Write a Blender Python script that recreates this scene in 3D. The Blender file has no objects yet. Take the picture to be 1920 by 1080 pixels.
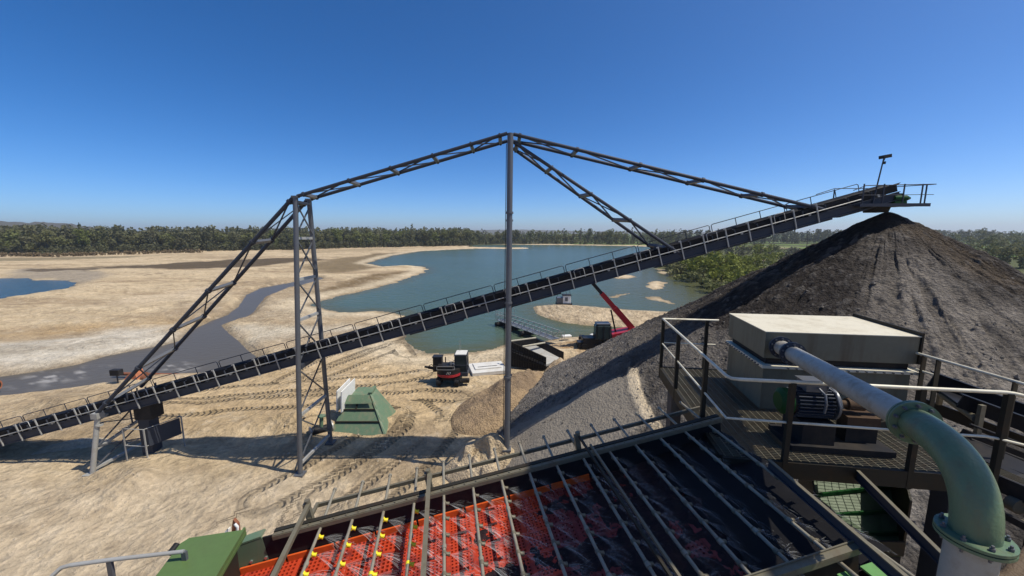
import bpy, bmesh, math, random
import numpy as np
from mathutils import Vector, Matrix, Quaternion

# ------------------------------------------------------------------ camera, sky, sun, exposure
S = bpy.context.scene
C = S.collection
R = math.radians
random.seed(7)
CAM_Z = 13.0
PITCH = R(8.3)
cam = bpy.data.cameras.new('camera')
cam_o = bpy.data.objects.new('camera', cam)
C.objects.link(cam_o)
cam_o.location = (0, 0, CAM_Z)
cam_o.rotation_euler = (R(90) - PITCH, 0, 0)
cam.sensor_width = 36.0
cam.lens = 720.0 / 1920.0 * 36.0
cam.clip_start = 0.1
cam.clip_end = 20000
S.camera = cam_o

SUN_EL, SUN_AZ = R(60), R(99)          # azimuth clockwise from +Y
W = bpy.data.worlds.new('World')
S.world = W
W.use_nodes = True
wn = W.node_tree
sky = wn.nodes.new('ShaderNodeTexSky')
sky.sky_type = 'NISHITA'
sky.sun_disc = False
sky.sun_elevation = SUN_EL
sky.sun_rotation = SUN_AZ
sky.altitude = 60
sky.air_density = 0.5
sky.dust_density = 1.0
sky.ozone_density = 2.0
bg = wn.nodes['Background']
hs_ = wn.nodes.new('ShaderNodeHueSaturation'); hs_.inputs['Saturation'].default_value = 1.36
wb_ = wn.nodes.new('ShaderNodeMixRGB'); wb_.blend_type = 'MULTIPLY'; wb_.inputs[0].default_value = 1.0; wb_.inputs[2].default_value = (0.98, 1.13, 1.24, 1)   # cool white balance
wn.links.new(sky.outputs[0], hs_.inputs['Color']); wn.links.new(hs_.outputs[0], wb_.inputs[1]); wn.links.new(wb_.outputs[0], bg.inputs[0])
bg.inputs[1].default_value = 0.142
sun = bpy.data.lights.new('sun', 'SUN')
sun.energy = 5.0
sun.angle = R(0.5)
sun.color = (1.0, 0.93, 0.80)
sun_o = bpy.data.objects.new('sun', sun)
C.objects.link(sun_o)
sv = Vector((math.sin(SUN_AZ) * math.cos(SUN_EL), math.cos(SUN_AZ) * math.cos(SUN_EL), math.sin(SUN_EL)))
sun_o.rotation_euler = (-sv).to_track_quat('-Z', 'Y').to_euler()
sun_o.location = (60, 0, 120)
S.view_settings.view_transform = 'Standard'
S.view_settings.look = 'None'
S.view_settings.exposure = 0.0
S.view_settings.gamma = 1.0
S.cycles.max_bounces = 6
S.cycles.transparent_max_bounces = 12

# ------------------------------------------------------------------ measuring helpers (survey points read from the photograph)
cp, sp_ = math.cos(PITCH), math.sin(PITCH)
def ray(u, v):
    a, b = (u - 960) / 720.0, (v - 540) / 720.0
    return (a, cp - b * sp_, -sp_ - b * cp)
def G(u, v, z=0.0):
    d = ray(u, v); t = (z - CAM_Z) / d[2]
    return Vector((d[0] * t, d[1] * t, z))
def D(u, v, d):
    r = ray(u, v)
    return Vector((r[0] * d, r[1] * d, CAM_Z + r[2] * d))
def GX(pts, z=0.0):
    return [(p.x, p.y) for p in (G(u, v, z) for u, v in pts)]

# ------------------------------------------------------------------ materials
M = {}
def nodes_of(m):
    m.use_nodes = True
    return m.node_tree.nodes, m.node_tree.links, m.node_tree.nodes['Principled BSDF']
def mat(name, col, rough=0.6, metal=0.0, dirt=None, dirt_amt=0.35, dscale=2.5, bump=0.0, bscale=30, var=0.12, coat=0.0, streak=False):
    m = bpy.data.materials.new(name)
    N, L, B = nodes_of(m)
    tc = N.new('ShaderNodeTexCoord')
    n1 = N.new('ShaderNodeTexNoise'); n1.inputs['Scale'].default_value = dscale; n1.inputs['Detail'].default_value = 8; n1.inputs['Roughness'].default_value = 0.65
    if streak:
        mp_ = N.new('ShaderNodeMapping'); mp_.inputs['Scale'].default_value = (2.2, 2.2, 0.22); L.new(tc.outputs['Object'], mp_.inputs['Vector']); L.new(mp_.outputs[0], n1.inputs['Vector'])
    else: L.new(tc.outputs['Object'], n1.inputs['Vector'])
    n2 = N.new('ShaderNodeTexNoise'); n2.inputs['Scale'].default_value = dscale * 6; n2.inputs['Detail'].default_value = 5
    L.new(tc.outputs['Object'], n2.inputs['Vector'])
    base = N.new('ShaderNodeMixRGB'); base.blend_type = 'MIX'
    base.inputs[1].default_value = tuple(c * (1 - var) for c in col) + (1,)
    base.inputs[2].default_value = tuple(min(1, c * (1 + var)) for c in col) + (1,)
    L.new(n2.outputs['Fac'], base.inputs[0])
    out = base.outputs[0]
    if dirt is not None:
        r = N.new('ShaderNodeMapRange'); r.inputs['From Min'].default_value = 0.48; r.inputs['From Max'].default_value = 0.72
        r.inputs['To Max'].default_value = dirt_amt
        L.new(n1.outputs['Fac'], r.inputs['Value'])
        mx = N.new('ShaderNodeMixRGB'); mx.inputs[2].default_value = tuple(dirt) + (1,)
        L.new(r.outputs[0], mx.inputs[0]); L.new(out, mx.inputs[1]); out = mx.outputs[0]
    L.new(out, B.inputs['Base Color'])
    rr = N.new('ShaderNodeMapRange'); rr.inputs['To Min'].default_value = max(0.03, rough - 0.1); rr.inputs['To Max'].default_value = min(1, rough + 0.12)
    L.new(n1.outputs['Fac'], rr.inputs['Value']); L.new(rr.outputs[0], B.inputs['Roughness'])
    B.inputs['Metallic'].default_value = metal
    B.inputs['Specular IOR Level'].default_value = 0.10 if max(col) < 0.075 else 0.28
    if coat: B.inputs['Coat Weight'].default_value = coat
    if bump:
        nb = N.new('ShaderNodeTexNoise'); nb.inputs['Scale'].default_value = bscale; nb.inputs['Detail'].default_value = 6
        L.new(tc.outputs['Object'], nb.inputs['Vector'])
        bm_ = N.new('ShaderNodeBump'); bm_.inputs['Strength'].default_value = 1.0; bm_.inputs['Distance'].default_value = bump
        L.new(nb.outputs['Fac'], bm_.inputs['Height']); L.new(bm_.outputs[0], B.inputs['Normal'])
    M[name] = m
    return m
mat('dark_steel', (0.045, 0.052, 0.068), 0.45, 0.15, (0.075, 0.06, 0.05), 0.3)
mat('grey_steel', (0.115, 0.122, 0.135), 0.38, 0.25, (0.10, 0.085, 0.07), 0.35)
mat('galvanised', (0.36, 0.36, 0.34), 0.42, 0.2, (0.26, 0.22, 0.17), 0.5)
mat('black_steel', (0.022, 0.022, 0.024), 0.5, 0.1, (0.07, 0.055, 0.04), 0.5)
mat('rubber', (0.018, 0.018, 0.02), 0.55, 0.0, (0.06, 0.05, 0.04), 0.4)
mat('olive_steel', (0.15, 0.135, 0.095), 0.5, 0.1, (0.11, 0.07, 0.04), 0.6, 6)
mat('dark_olive', (0.030, 0.028, 0.022), 0.5, 0.1, (0.06, 0.038, 0.022), 0.6, 6)
mat('green_paint', (0.088, 0.145, 0.048), 0.45, 0.0, (0.09, 0.10, 0.05), 0.3)
mat('pale_green', (0.115, 0.18, 0.112), 0.55, 0.0, (0.26, 0.21, 0.14), 0.65, 1.6, streak=True)
mat('pipe_green', (0.105, 0.165, 0.10), 0.36, 0.0, (0.13, 0.115, 0.07), 0.55, 4, bump=0.004, bscale=40, streak=True)
mat('chute_green', (0.045, 0.085, 0.03), 0.5, 0.0, (0.03, 0.035, 0.02), 0.6, 4)
mat('sunlit_green', (0.13, 0.30, 0.10), 0.45, 0.0, (0.10, 0.16, 0.06), 0.4)  # green floor's sunlit tone, put into the colour
mat('motor_green', (0.014, 0.065, 0.018), 0.4, 0.0, (0.03, 0.05, 0.02), 0.4)
mat('pipe_olive', (0.25, 0.23, 0.18), 0.45, 0.1, (0.12, 0.085, 0.05), 0.6, 5)
mat('pipe_grey', (0.33, 0.32, 0.28), 0.42, 0.0, (0.17, 0.12, 0.07), 0.7, 5)
mat('beige_paint', (0.60, 0.555, 0.43), 0.55, 0.0, (0.36, 0.30, 0.2), 0.6, 2.6)
mat('box_wall_shaded', (0.15, 0.143, 0.104), 0.5, 0.0, (0.10, 0.075, 0.045), 0.75, 2.2, streak=True)  # beige walls darkened in the colour itself, standing in for their shade
mat('rail_cream', (0.58, 0.55, 0.44), 0.4, 0.1, (0.25, 0.2, 0.12), 0.5, 5)
mat('dark_rust', (0.07, 0.045, 0.03), 0.7, 0.0, (0.12, 0.08, 0.045), 0.6, 9)
mat('rust', (0.22, 0.085, 0.045), 0.8, 0.0, (0.08, 0.035, 0.02), 0.7, 3)
mat('orange_rust', (0.42, 0.15, 0.07), 0.75, 0.0, (0.14, 0.06, 0.03), 0.6, 3)
mat('brown_hose', (0.11, 0.075, 0.045), 0.7, 0.0, (0.2, 0.15, 0.08), 0.5, 8, 0.01, 60)
mat('yellow', (0.75, 0.62, 0.03), 0.4)
mat('white_paint', (0.72, 0.72, 0.69), 0.5, 0.0, (0.4, 0.36, 0.28), 0.4, 2)
mat('concrete', (0.56, 0.55, 0.52), 0.8, 0.0, (0.36, 0.32, 0.25), 0.5, 1.5)
mat('red_paint', (0.36, 0.022, 0.03), 0.35, 0.0, (0.12, 0.03, 0.025), 0.35, 3)
mat('black_paint', (0.02, 0.02, 0.022), 0.35, 0.0, (0.08, 0.06, 0.04), 0.35, 4)
mat('trough_floor', (0.34, 0.34, 0.33), 0.7, 0.1, (0.25, 0.2, 0.14), 0.6, 1.2)
mat('chrome', (0.55, 0.55, 0.55), 0.25, 0.8)
mat('bark', (0.075, 0.055, 0.04), 0.9, bump=0.03)
mat('orange_trim', (0.62, 0.10, 0.02), 0.45, 0.0, (0.16, 0.04, 0.02), 0.5, 5)
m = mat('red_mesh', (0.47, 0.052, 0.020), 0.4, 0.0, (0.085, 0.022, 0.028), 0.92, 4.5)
m = mat('red_mesh_wet_shade', (0.16, 0.022, 0.018), 0.38, 0.0, (0.035, 0.018, 0.02), 0.85, 4)  # wet red panels, with shade also put into the darker colour
m = mat('cab_glass', (0.03, 0.042, 0.042), 0.1)
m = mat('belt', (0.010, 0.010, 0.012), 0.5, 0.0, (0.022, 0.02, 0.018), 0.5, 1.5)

# ------------------------------------------------------------------ mesh builder
ORG = {}
class MB:
    def __init__(s): s.v = []; s.f = []; s.sm = []
    def add(s, vs, fs, smooth=False):
        o = len(s.v); s.v += [tuple(p) for p in vs]
        for f in fs: s.f.append(tuple(i + o for i in f)); s.sm.append(smooth)
        return s
    def hexa(s, p):        # 8 corners: bottom 0-3 ccw, top 4-7
        return s.add(p, [(3, 2, 1, 0), (4, 5, 6, 7), (0, 1, 5, 4), (1, 2, 6, 5), (2, 3, 7, 6), (3, 0, 4, 7)])
    def obox(s, c, ax, ay, az, sx, sy, sz):
        c = Vector(c); ax, ay, az = Vector(ax) * sx / 2, Vector(ay) * sy / 2, Vector(az) * sz / 2
        return s.hexa([c - ax - ay - az, c + ax - ay - az, c + ax + ay - az, c - ax + ay - az,
                       c - ax - ay + az, c + ax - ay + az, c + ax + ay + az, c - ax + ay + az])
    def box(s, c, sx, sy, sz, rz=0.0):
        a = Vector((math.cos(rz), math.sin(rz), 0)); b = Vector((-math.sin(rz), math.cos(rz), 0))
        return s.obox(c, a, b, Vector((0, 0, 1)), sx, sy, sz)
    def bevbox(s, c, sx, sy, sz, rz=0.0, b=0.03):
        # chamfered box: rounded rectangle prism with inset top
        x, y = sx / 2, sy / 2
        def ring(k, z):
            x_, y_ = x - k, y - k
            pts = [(x_, -y_ + b), (x_, y_ - b), (x_ - b, y_), (-x_ + b, y_), (-x_, y_ - b), (-x_, -y_ + b), (-x_ + b, -y_), (x_ - b, -y_)]
            ca, sa = math.cos(rz), math.sin(rz)
            return [(c[0] + px * ca - py * sa, c[1] + px * sa + py * ca, c[2] + z) for px, py in pts]
        rs = [ring(b * .6, -sz / 2), ring(0, -sz / 2 + b), ring(0, sz / 2 - b), ring(b * .6, sz / 2)]
        vs = sum(rs, []); fs = [tuple(range(7, -1, -1)), tuple(range(24, 32))]
        for k in range(3):
            for i in range(8):
                j = (i + 1) % 8; fs.append((k * 8 + i, k * 8 + j, k * 8 + 8 + j, k * 8 + 8 + i))
        return s.add(vs, fs)
    def bar(s, p, q, w, h=None, up=(0, 0, 1)):
        p, q = Vector(p), Vector(q); h = w if h is None else h
        d = (q - p); L = d.length; d.normalize(); up = Vector(up)
        if abs(d.dot(up)) > 0.98: up = Vector((0, 1, 0))
        a = d.cross(up).normalized(); b = a.cross(d).normalized()
        return s.obox((p + q) / 2, d, a, b, L, w, h)
    def ibeam(s, p, q, w, h, up=(0, 0, 1), t=0.018):
        p, q = Vector(p), Vector(q); d = (q - p).normalized(); up = Vector(up)
        if abs(d.dot(up)) > 0.98: up = Vector((0, 1, 0))
        a = d.cross(up).normalized(); b = a.cross(d).normalized()
        o = b * (h / 2 - t / 2)
        s.bar(p + o, q + o, w, t, b); s.bar(p - o, q - o, w, t, b); s.bar(p, q, t, h - 2 * t - .002, b)
        return s
    def tube(s, p, q, r, r2=None, n=10, cap=True, smooth=True):
        p, q = Vector(p), Vector(q); r2 = r if r2 is None else r2
        d = (q - p).normalized(); up = Vector((0, 0, 1)) if abs(d.z) < 0.95 else Vector((1, 0, 0))
        a = d.cross(up).normalized(); b = a.cross(d)
        vs = []
        for c, rr in ((p, r), (q, r2)):
            for i in range(n):
                t = 2 * math.pi * i / n; vs.append(c + a * math.cos(t) * rr + b * math.sin(t) * rr)
        s.add(vs, [((i + 1) % n, i, n + i, n + (i + 1) % n) for i in range(n)], smooth)
        if cap: s.add(vs, [tuple(range(n)), tuple(range(2 * n - 1, n - 1, -1))])
        return s
    def path(s, pts, r, n=10, cap=True):
        pts = [Vector(p) for p in pts]; rs = r if isinstance(r, (list, tuple)) else [r] * len(pts)
        vs = []; ref = None
        for i, p in enumerate(pts):
            d = (pts[min(i + 1, len(pts) - 1)] - pts[max(i - 1, 0)]).normalized()
            if ref is None:
                ref = Vector((0, 0, 1)) if abs(d.z) < 0.95 else Vector((1, 0, 0))
            a = d.cross(ref).normalized(); b = a.cross(d).normalized(); ref = b
            for k in range(n):
                t = 2 * math.pi * k / n; vs.append(p + a * math.cos(t) * rs[i] + b * math.sin(t) * rs[i])
        fs = []
        for i in range(len(pts) - 1):
            for k in range(n):
                j = (k + 1) % n; fs.append((i * n + j, i * n + k, (i + 1) * n + k, (i + 1) * n + j))
        s.add(vs, fs, True)
        if cap: s.add(vs, [tuple(range(n)), tuple(range(len(vs) - 1, len(vs) - n - 1, -1))])
        return s
    def prism(s, poly, ext):          # poly: list of 3D points, ext: vector
        n = len(poly); ext = Vector(ext); a = [Vector(p) for p in poly]; b = [p + ext for p in a]
        return s.add(a + b, [tuple(range(n - 1, -1, -1)), tuple(range(n, 2 * n))] + [(i, (i + 1) % n, n + (i + 1) % n, n + i) for i in range(n)])
    def build(s, name, m, parent=None, smooth=False):
        o0 = Vector((0, 0, 0))
        if parent is not None: o0 = ORG[parent.name]
        me = bpy.data.meshes.new(name)
        me.from_pydata([(p[0] - o0.x, p[1] - o0.y, p[2] - o0.z) for p in s.v], [], s.f)
        me.polygons.foreach_set('use_smooth', s.sm)
        me.materials.append(M[m] if isinstance(m, str) else m)
        bm = bmesh.new(); bm.from_mesh(me); bmesh.ops.recalc_face_normals(bm, faces=bm.faces); bm.to_mesh(me); bm.free()
        ob = bpy.data.objects.new(name, me); C.objects.link(ob)
        if parent is not None: ob.parent = parent
        ORG[ob.name] = o0
        return ob
def thing(name, label, cat, loc=(0, 0, 0), group=None):
    o = bpy.data.objects.new(name, None); C.objects.link(o); o.location = loc; o.empty_display_size = 0.3
    o['label'] = label; o['category'] = cat
    if group: o['group'] = group
    ORG[o.name] = Vector(loc)
    return o
def tag(o, label, cat, group=None):
    o['label'] = label; o['category'] = cat
    if group: o['group'] = group
    return o
def copy_tree(o, parent=None):
    c = o.copy(); C.objects.link(c); c.parent = parent
    for ch in o.children: copy_tree(ch, c)
    return c
def np_mesh(name, V, F, m, parent=None, smooth=False, cols=None, attrs=None):
    me = bpy.data.meshes.new(name); nv, nf, k = len(V), len(F), F.shape[1]
    me.vertices.add(nv); me.vertices.foreach_set('co', np.ascontiguousarray(V, dtype=np.float32).ravel())
    me.loops.add(nf * k); me.loops.foreach_set('vertex_index', np.ascontiguousarray(F, dtype=np.int32).ravel())
    me.polygons.add(nf); me.polygons.foreach_set('loop_start', np.arange(0, nf * k, k, dtype=np.int32))
    me.polygons.foreach_set('loop_total', np.full(nf, k, dtype=np.int32))
    me.polygons.foreach_set('use_smooth', np.full(nf, smooth, dtype=bool))
    me.update(calc_edges=True)
    if cols is not None:
        a = me.attributes.new('Col', 'FLOAT_COLOR', 'POINT')
        a.data.foreach_set('color', np.concatenate([cols, np.ones((nv, 1))], 1).astype(np.float32).ravel())
    for an, av in (attrs or {}).items():
        a = me.attributes.new(an, 'FLOAT', 'POINT'); a.data.foreach_set('value', av.astype(np.float32))
    me.materials.append(M[m] if isinstance(m, str) else m)
    o = bpy.data.objects.new(name, me); C.objects.link(o)
    if parent is not None: o.parent = parent
    ORG[o.name] = Vector((0, 0, 0))
    return o

# ------------------------------------------------------------------ numeric noise and polygons
def _h(ix, iy, s):
    n = (ix.astype(np.int64) * 374761393 + iy.astype(np.int64) * 668265263 + s * 982451653) & 0x7fffffff
    n = ((n ^ (n >> 13)) * 1274126177) & 0x7fffffff
    return ((n ^ (n >> 16)) & 0xffff) / 65535.0
def vnoise(x, y, s=0):
    ix, iy = np.floor(x), np.floor(y); fx, fy = x - ix, y - iy
    fx = fx * fx * (3 - 2 * fx); fy = fy * fy * (3 - 2 * fy)
    a, b, c, d = _h(ix, iy, s), _h(ix + 1, iy, s), _h(ix, iy + 1, s), _h(ix + 1, iy + 1, s)
    return (a * (1 - fx) + b * fx) * (1 - fy) + (c * (1 - fx) + d * fx) * fy - 0.5
def fbm(x, y, s=0, o=4, g=0.5):
    r = 0; a = 1.0
    for k in range(o): r = r + a * vnoise(x * 2 ** k + 17.3 * k, y * 2 ** k - 9.1 * k, s + k); a *= g
    return r
def sst(x, a, b):
    t = np.clip((x - a) / (b - a), 0, 1); return t * t * (3 - 2 * t)
def sdf(poly, X, Y, margin=25.0):      # positive inside
    P = np.array(poly); out = np.full(X.shape, -float(margin))
    sel = (X > P[:, 0].min() - margin) & (X < P[:, 0].max() + margin) & (Y > P[:, 1].min() - margin) & (Y < P[:, 1].max() + margin)
    x, y = X[sel], Y[sel]
    if x.size == 0: return out
    d2 = np.full(x.shape, 1e12); ins = np.zeros(x.shape, bool); n = len(P)
    for i in range(n):
        ax, ay = P[i]; bx, by = P[(i + 1) % n]; ex, ey = bx - ax, by - ay
        t = np.clip(((x - ax) * ex + (y - ay) * ey) / (ex * ex + ey * ey + 1e-9), 0, 1)
        d2 = np.minimum(d2, (x - ax - t * ex) ** 2 + (y - ay - t * ey) ** 2)
        if by != ay:
            ins ^= ((ay > y) != (by > y)) & (x < ex * (y - ay) / ey + ax)
    d = np.sqrt(d2); out[sel] = np.maximum(np.where(ins, d, -d), -margin)
    return out
# ------------------------------------------------------------------ terrain
WL = -0.5
LAKE = GX([(690,494),(735,480),(790,471),(860,467.5),(905,466),(960,467),(992,466.3),(990,464.6),(930,464),(880,463),(882,459.5),(960,458.6),(1060,459.5),(1160,461),(1240,463),(1285,470),
           (1260,485),(1228,500),(1240,514),(1290,524),(1340,541),(1420,560),(1440,600),(1330,640),(1200,616),(1150,622),(1110,628),(1060,633),(1000,640),(945,645),(925,651),(880,660),
           (850,664),(800,662),(776,654),(766,641),(766,625),(778,606),(762,590),(740,585),(700,584),(640,585),(612,581),(585,574),(630,556),(700,543),(760,525),(797,511),(803,504),(790,499),(760,498.5),(720,500)], WL)
ISLES = [GX([(1000,576),(1030,573),(1060,573),(1120,578),(1180,583),(1240,586),(1330,590),(1340,620),(1230,613),(1150,613),(1100,610),(1060,605),(1030,598),(1006,588)], WL),
         GX([(1135,520),(1150,515),(1185,515),(1193,520),(1160,524)], WL), GX([(1212,529),(1230,526),(1248,529),(1247,541),(1225,543),(1214,538)], WL),
         GX([(1209,557),(1235,553),(1250,561),(1262,570),(1245,567),(1220,562)], WL), GX([(1135,557),(1162,551),(1185,548),(1178,554),(1150,559)], WL)]
POND = GX([(-90,523),(0,522),(50,522),(60,526),(120,526),(141,531),(125,540),(70,548),(0,560),(-90,574)], WL)
STREAM = GX([(600,519),(545,530),(490,540),(462,553),(447,575),(430,590),(400,601),(370,615),(335,640),(305,648),(250,658),(200,668),(150,683),(100,692),(50,700),(0,707),(-120,722),
             (-120,752),(0,742),(60,740),(140,730),(200,722),(250,714),(310,703),(380,700),(440,692),(476,680),(477,668),(465,658),(445,640),(425,622),(412,610),(432,602),(456,597),(477,585),(485,571),(497,556),(525,545),(560,536),(605,523)], WL)

def grid_mesh():
    front = np.linspace(-76, 76, 640); back = np.linspace(76, 284, 62)[1:-1]
    ang = np.radians(np.concatenate([front, back])); na = len(ang)
    rad = np.concatenate([[0.5, 2.5], np.geomspace(5.0, 6500, 620)]); nr = len(rad)
    A, Rr = np.meshgrid(ang, rad)
    X, Y = (Rr * np.sin(A)).ravel(), (Rr * np.cos(A)).ravel()
    i = np.arange(nr - 1)[:, None] * na; j = np.arange(na)[None, :]; j2 = (j + 1) % na
    F = np.stack([i + j, i + na + j, i + na + j2, i + j2], -1).reshape(-1, 4)[:, ::-1]
    return X, Y, F
GXv, GYv, GF = grid_mesh()
dist = np.hypot(GXv, GYv)
sd_lake = sdf(LAKE, GXv, GYv, 60)
for isl in ISLES: sd_lake = np.minimum(sd_lake, -sdf(isl, GXv, GYv, 60))
sd_pond = sdf(POND, GXv, GYv, 60); sd_str = sdf(STREAM, GXv, GYv, 60)
jit = (fbm(GXv / 3.1, GYv / 3.1, 3, 3) * 1.1) * np.clip(dist / 60, 0.5, 1.6)
sl, spd, ss = sd_lake + jit * 1.0, sd_pond + jit, sd_str + jit * 0.15
sw = np.maximum(np.maximum(sl, spd), ss)
low = fbm(GXv / 16, GYv / 16, 11, 4); mid = fbm(GXv / 3.3, GYv / 3.3, 21, 4); fine = fbm(GXv / 1.3, GYv / 1.3, 31, 2)
strata = fbm(GXv / 22 + GYv / 60, GYv / 4.5, 41, 4)
rdg = 0.5 - np.abs(fbm(GXv / 5.5, GYv / 5.5, 45, 4)) * 2
land = 0.45 * low + 0.20 * mid + 0.13 * fine + 0.55 * strata * sst(dist, 35, 80) + 0.22 * rdg * sst(dist, 28, 60)
land = np.maximum(land, -0.42) * 0.75 + 0.02
bank = np.where(ss > np.maximum(sl, spd), 1.6, 6.0)
t = sst(-sw, 0, bank)
# terraces on the sand island
terr = -sdf(ISLES[0], GXv, GYv, 60)
Z = np.where(sw > 0, WL - 0.02 - np.minimum(sw * 0.16, 3.0), WL + (0.5 + land) * t)
isl_in = np.clip(-terr, 0, 8)
Z = np.where(terr < 0, WL + 0.05 + np.floor(isl_in / 1.1) * 0.22 + sst(isl_in / 1.1 % 1.0, 0.0, 0.35) * 0.22 + 0.06 * mid, Z)
# gentle rise below the conveyor line, small spoil humps
def hump(x, y, h, r, ry=None, a=0.0):
    ry = ry or r; dx, dy = GXv - x, GYv - y; ca, sa = math.cos(a), math.sin(a)
    p, q = dx * ca + dy * sa, -dx * sa + dy * ca
    return h * np.exp(-(p / r) ** 2 - (q / ry) ** 2)
near = (sw < -0.5)
hz = hump(-19.6, 19.4, 0.75, 1.9) + hump(-16.5, 24.4, 0.7, 2.6, 1.2) + hump(-13.5, 24.8, 0.6, 2.0, 1.3) + hump(-7.5, 25.2, 0.35, 2.2, 1.2) + hump(-30, 27, 0.8, 5, 2)
Z = np.where(near, Z + hz * (1 + 0.8 * fine), Z)
# far relief: rising wooded ground
Z += sst(dist, 900, 3000) * 6 * (0.5 + fbm(GXv / 700, GYv / 700, 51, 3))

# tyre tracks (nearest path: lateral offset and running length)
PATHS = [[(300,778),(450,756),(600,748),(720,748),(790,738),(860,742)], [(610,930),(680,885),(740,845),(790,805),(800,778),(775,757),(700,742)], [(500,935),(600,880),(660,840),(720,800),(745,772)],
         [(540,712),(640,668),(700,645),(748,624)], [(600,705),(690,672),(745,640),(760,660)],[(300,748),(450,732),(600,722),(720,712),(790,700)], [(690,935),(760,880),(800,838),(830,800)]]
td = np.full(GXv.shape, 99.0); ts = np.zeros(GXv.shape)
for P in PATHS:
    pts = GX(P); s0 = 0.0
    for (ax, ay), (bx, by) in zip(pts[:-1], pts[1:]):
        ex, ey = bx - ax, by - ay; L_ = math.hypot(ex, ey)
        tt = np.clip(((GXv - ax) * ex + (GYv - ay) * ey) / L_ ** 2, 0, 1)
        dx, dy = GXv - ax - tt * ex, GYv - ay - tt * ey; dd = np.hypot(dx, dy)
        sg = np.where(ex * dy - ey * dx > 0, 1, -1)
        b = dd < np.abs(td); td = np.where(b, dd * sg, td); ts = np.where(b, s0 + tt * L_, ts); s0 += L_
td = np.clip(td, -6, 6)

# ground colour (the sand's own colour, moisture and vegetation)
def colr(c): return np.array(c)[None, :]
col = np.tile(colr((0.49, 0.38, 0.238)), (len(GXv), 1))
def blend(mask, c):
    global col
    col = col * (1 - mask[:, None]) + colr(c) * mask[:, None]
wob = fbm(GXv / 6, GYv / 6, 61, 4) * 5
wobn = fbm(GXv / 1.8, GYv / 1.8, 62, 4) * 1.6
def zone(px, c, amt=1.0, soft=4.0, near=False, w=1.0, z=0):
    s = sdf(GX(px, z), GXv, GYv, 40) + (wobn if near else wob * np.clip(dist / 80, 0.4, 2)) * w
    blend(sst(s, -soft, soft) * amt, c)
blend(sst(strata, -0.1, 0.35) * 0.65, (0.54, 0.43, 0.28))
blend(sst(-strata, 0.02, 0.3) * 0.6, (0.30, 0.22, 0.135))
rl = np.abs(fbm(GXv / 11, GYv / 6, 48, 4)); blend((1 - sst(rl, 0.008, 0.035)) * sst(dist, 40, 60) * (1 - sst(dist, 180, 260)) * sst(fbm(GXv / 40, GYv / 20, 49, 2), -0.12, 0.12) * 0.6, (0.24, 0.175, 0.105))
spk = fbm(GXv / 1.5, GYv / 1.5, 46, 4); blend(sst(-spk, 0.12, 0.4) * sst(fbm(GXv / 28, GYv / 12, 47, 3), -0.05, 0.25) * 0.6, (0.20, 0.15, 0.095))
zone([(-200,700),(-200,655),(0,640),(150,625),(230,607),(300,612),(330,640),(200,668),(100,690),(0,706)], (0.56, 0.51, 0.42), 0.9, 3)
zone([(-100,662),(0,655),(150,640),(215,628),(240,640),(120,660),(0,672),(-100,680)], (0.30, 0.255, 0.19), 0.75, 2.5)
zone([(-100,640),(80,628),(300,608),(420,598),(400,592),(280,600),(60,618),(-100,628)], (0.40, 0.27, 0.13), 0.7, 3)
zone([(170,500),(300,496),(430,487),(560,484),(610,487),(520,496),(440,502),(330,504),(210,503)], (0.105, 0.078, 0.048), 1.0, 3, False, 0.5)
zone([(590,506),(640,488),(700,476),(800,470),(870,466),(760,479),(700,492),(690,503),(640,512)], (0.17, 0.125, 0.07), 0.95, 4, False, 0.5)
zone([(520,470),(700,466),(820,463),(700,470),(560,476)], (0.30, 0.23, 0.14), 0.6, 8, False, 0.4)
zone([(560,500),(640,483),(740,476),(800,472),(720,484),(690,496),(720,502),(620,512)], (0.20, 0.15, 0.085), 0.95, 4, False, 0.3)
zone([(590,548),(640,530),(700,515),(770,505),(780,508),(730,528),(660,545),(610,553)], (0.19, 0.135, 0.072), 1.0, 2.5, False, 0.4)
zone([(470,600),(500,560),(560,545),(620,552),(640,580),(560,600)], (0.36, 0.285, 0.19), 0.8, 3)
zone([(420,612),(480,605),(600,612),(700,610),(600,628),(500,640),(440,632)], (0.55, 0.49, 0.38), 0.75, 2)
zone([(480,650),(520,632),(640,620),(700,618),(640,640),(540,655)], (0.33, 0.255, 0.17), 0.7, 2)
zone([(300,800),(330,715),(500,690),(700,660),(830,680),(850,760),(800,800),(560,805)], (0.47, 0.345, 0.195), 0.8, 2, True)
zone([(-300,1500),(-300,850),(0,880),(170,900),(560,892),(700,905),(900,1000),(900,1500)], (0.49, 0.395, 0.275), 0.9, 1.5, True)
zone([(640,930),(740,840),(800,790),(860,800),(800,860),(720,950)], (0.33, 0.25, 0.16), 0.7, 0.8, True)
zone([(1085,660),(1060,640),(1140,628),(1180,640),(1150,665)], (0.33, 0.22, 0.12), 0.8, 1.5, True)
zone([(40,503),(175,504),(200,516),(150,530),(100,522),(20,520)], (0.29, 0.245, 0.185), 0.9, 2.5, False, 0.4)
zone([(70,504),(176,503.5),(178,507.5),(70,508.5)], (0.10, 0.075, 0.05), 0.9, 1.2, False, 0.6)
zone([(-100,484),(0,484),(200,481),(330,479),(200,485),(0,490),(-100,491)], (0.20, 0.165, 0.10), 0.85, 4, False, 0.5)
zone([(330,575),(420,562),(450,570),(420,590),(350,600),(300,590)], (0.33, 0.25, 0.16), 0.7, 2.5, False, 0.7)
zone([(230,560),(380,540),(430,548),(330,566),(200,575)], (0.56, 0.45, 0.31), 0.6, 3, False, 0.7)
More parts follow.
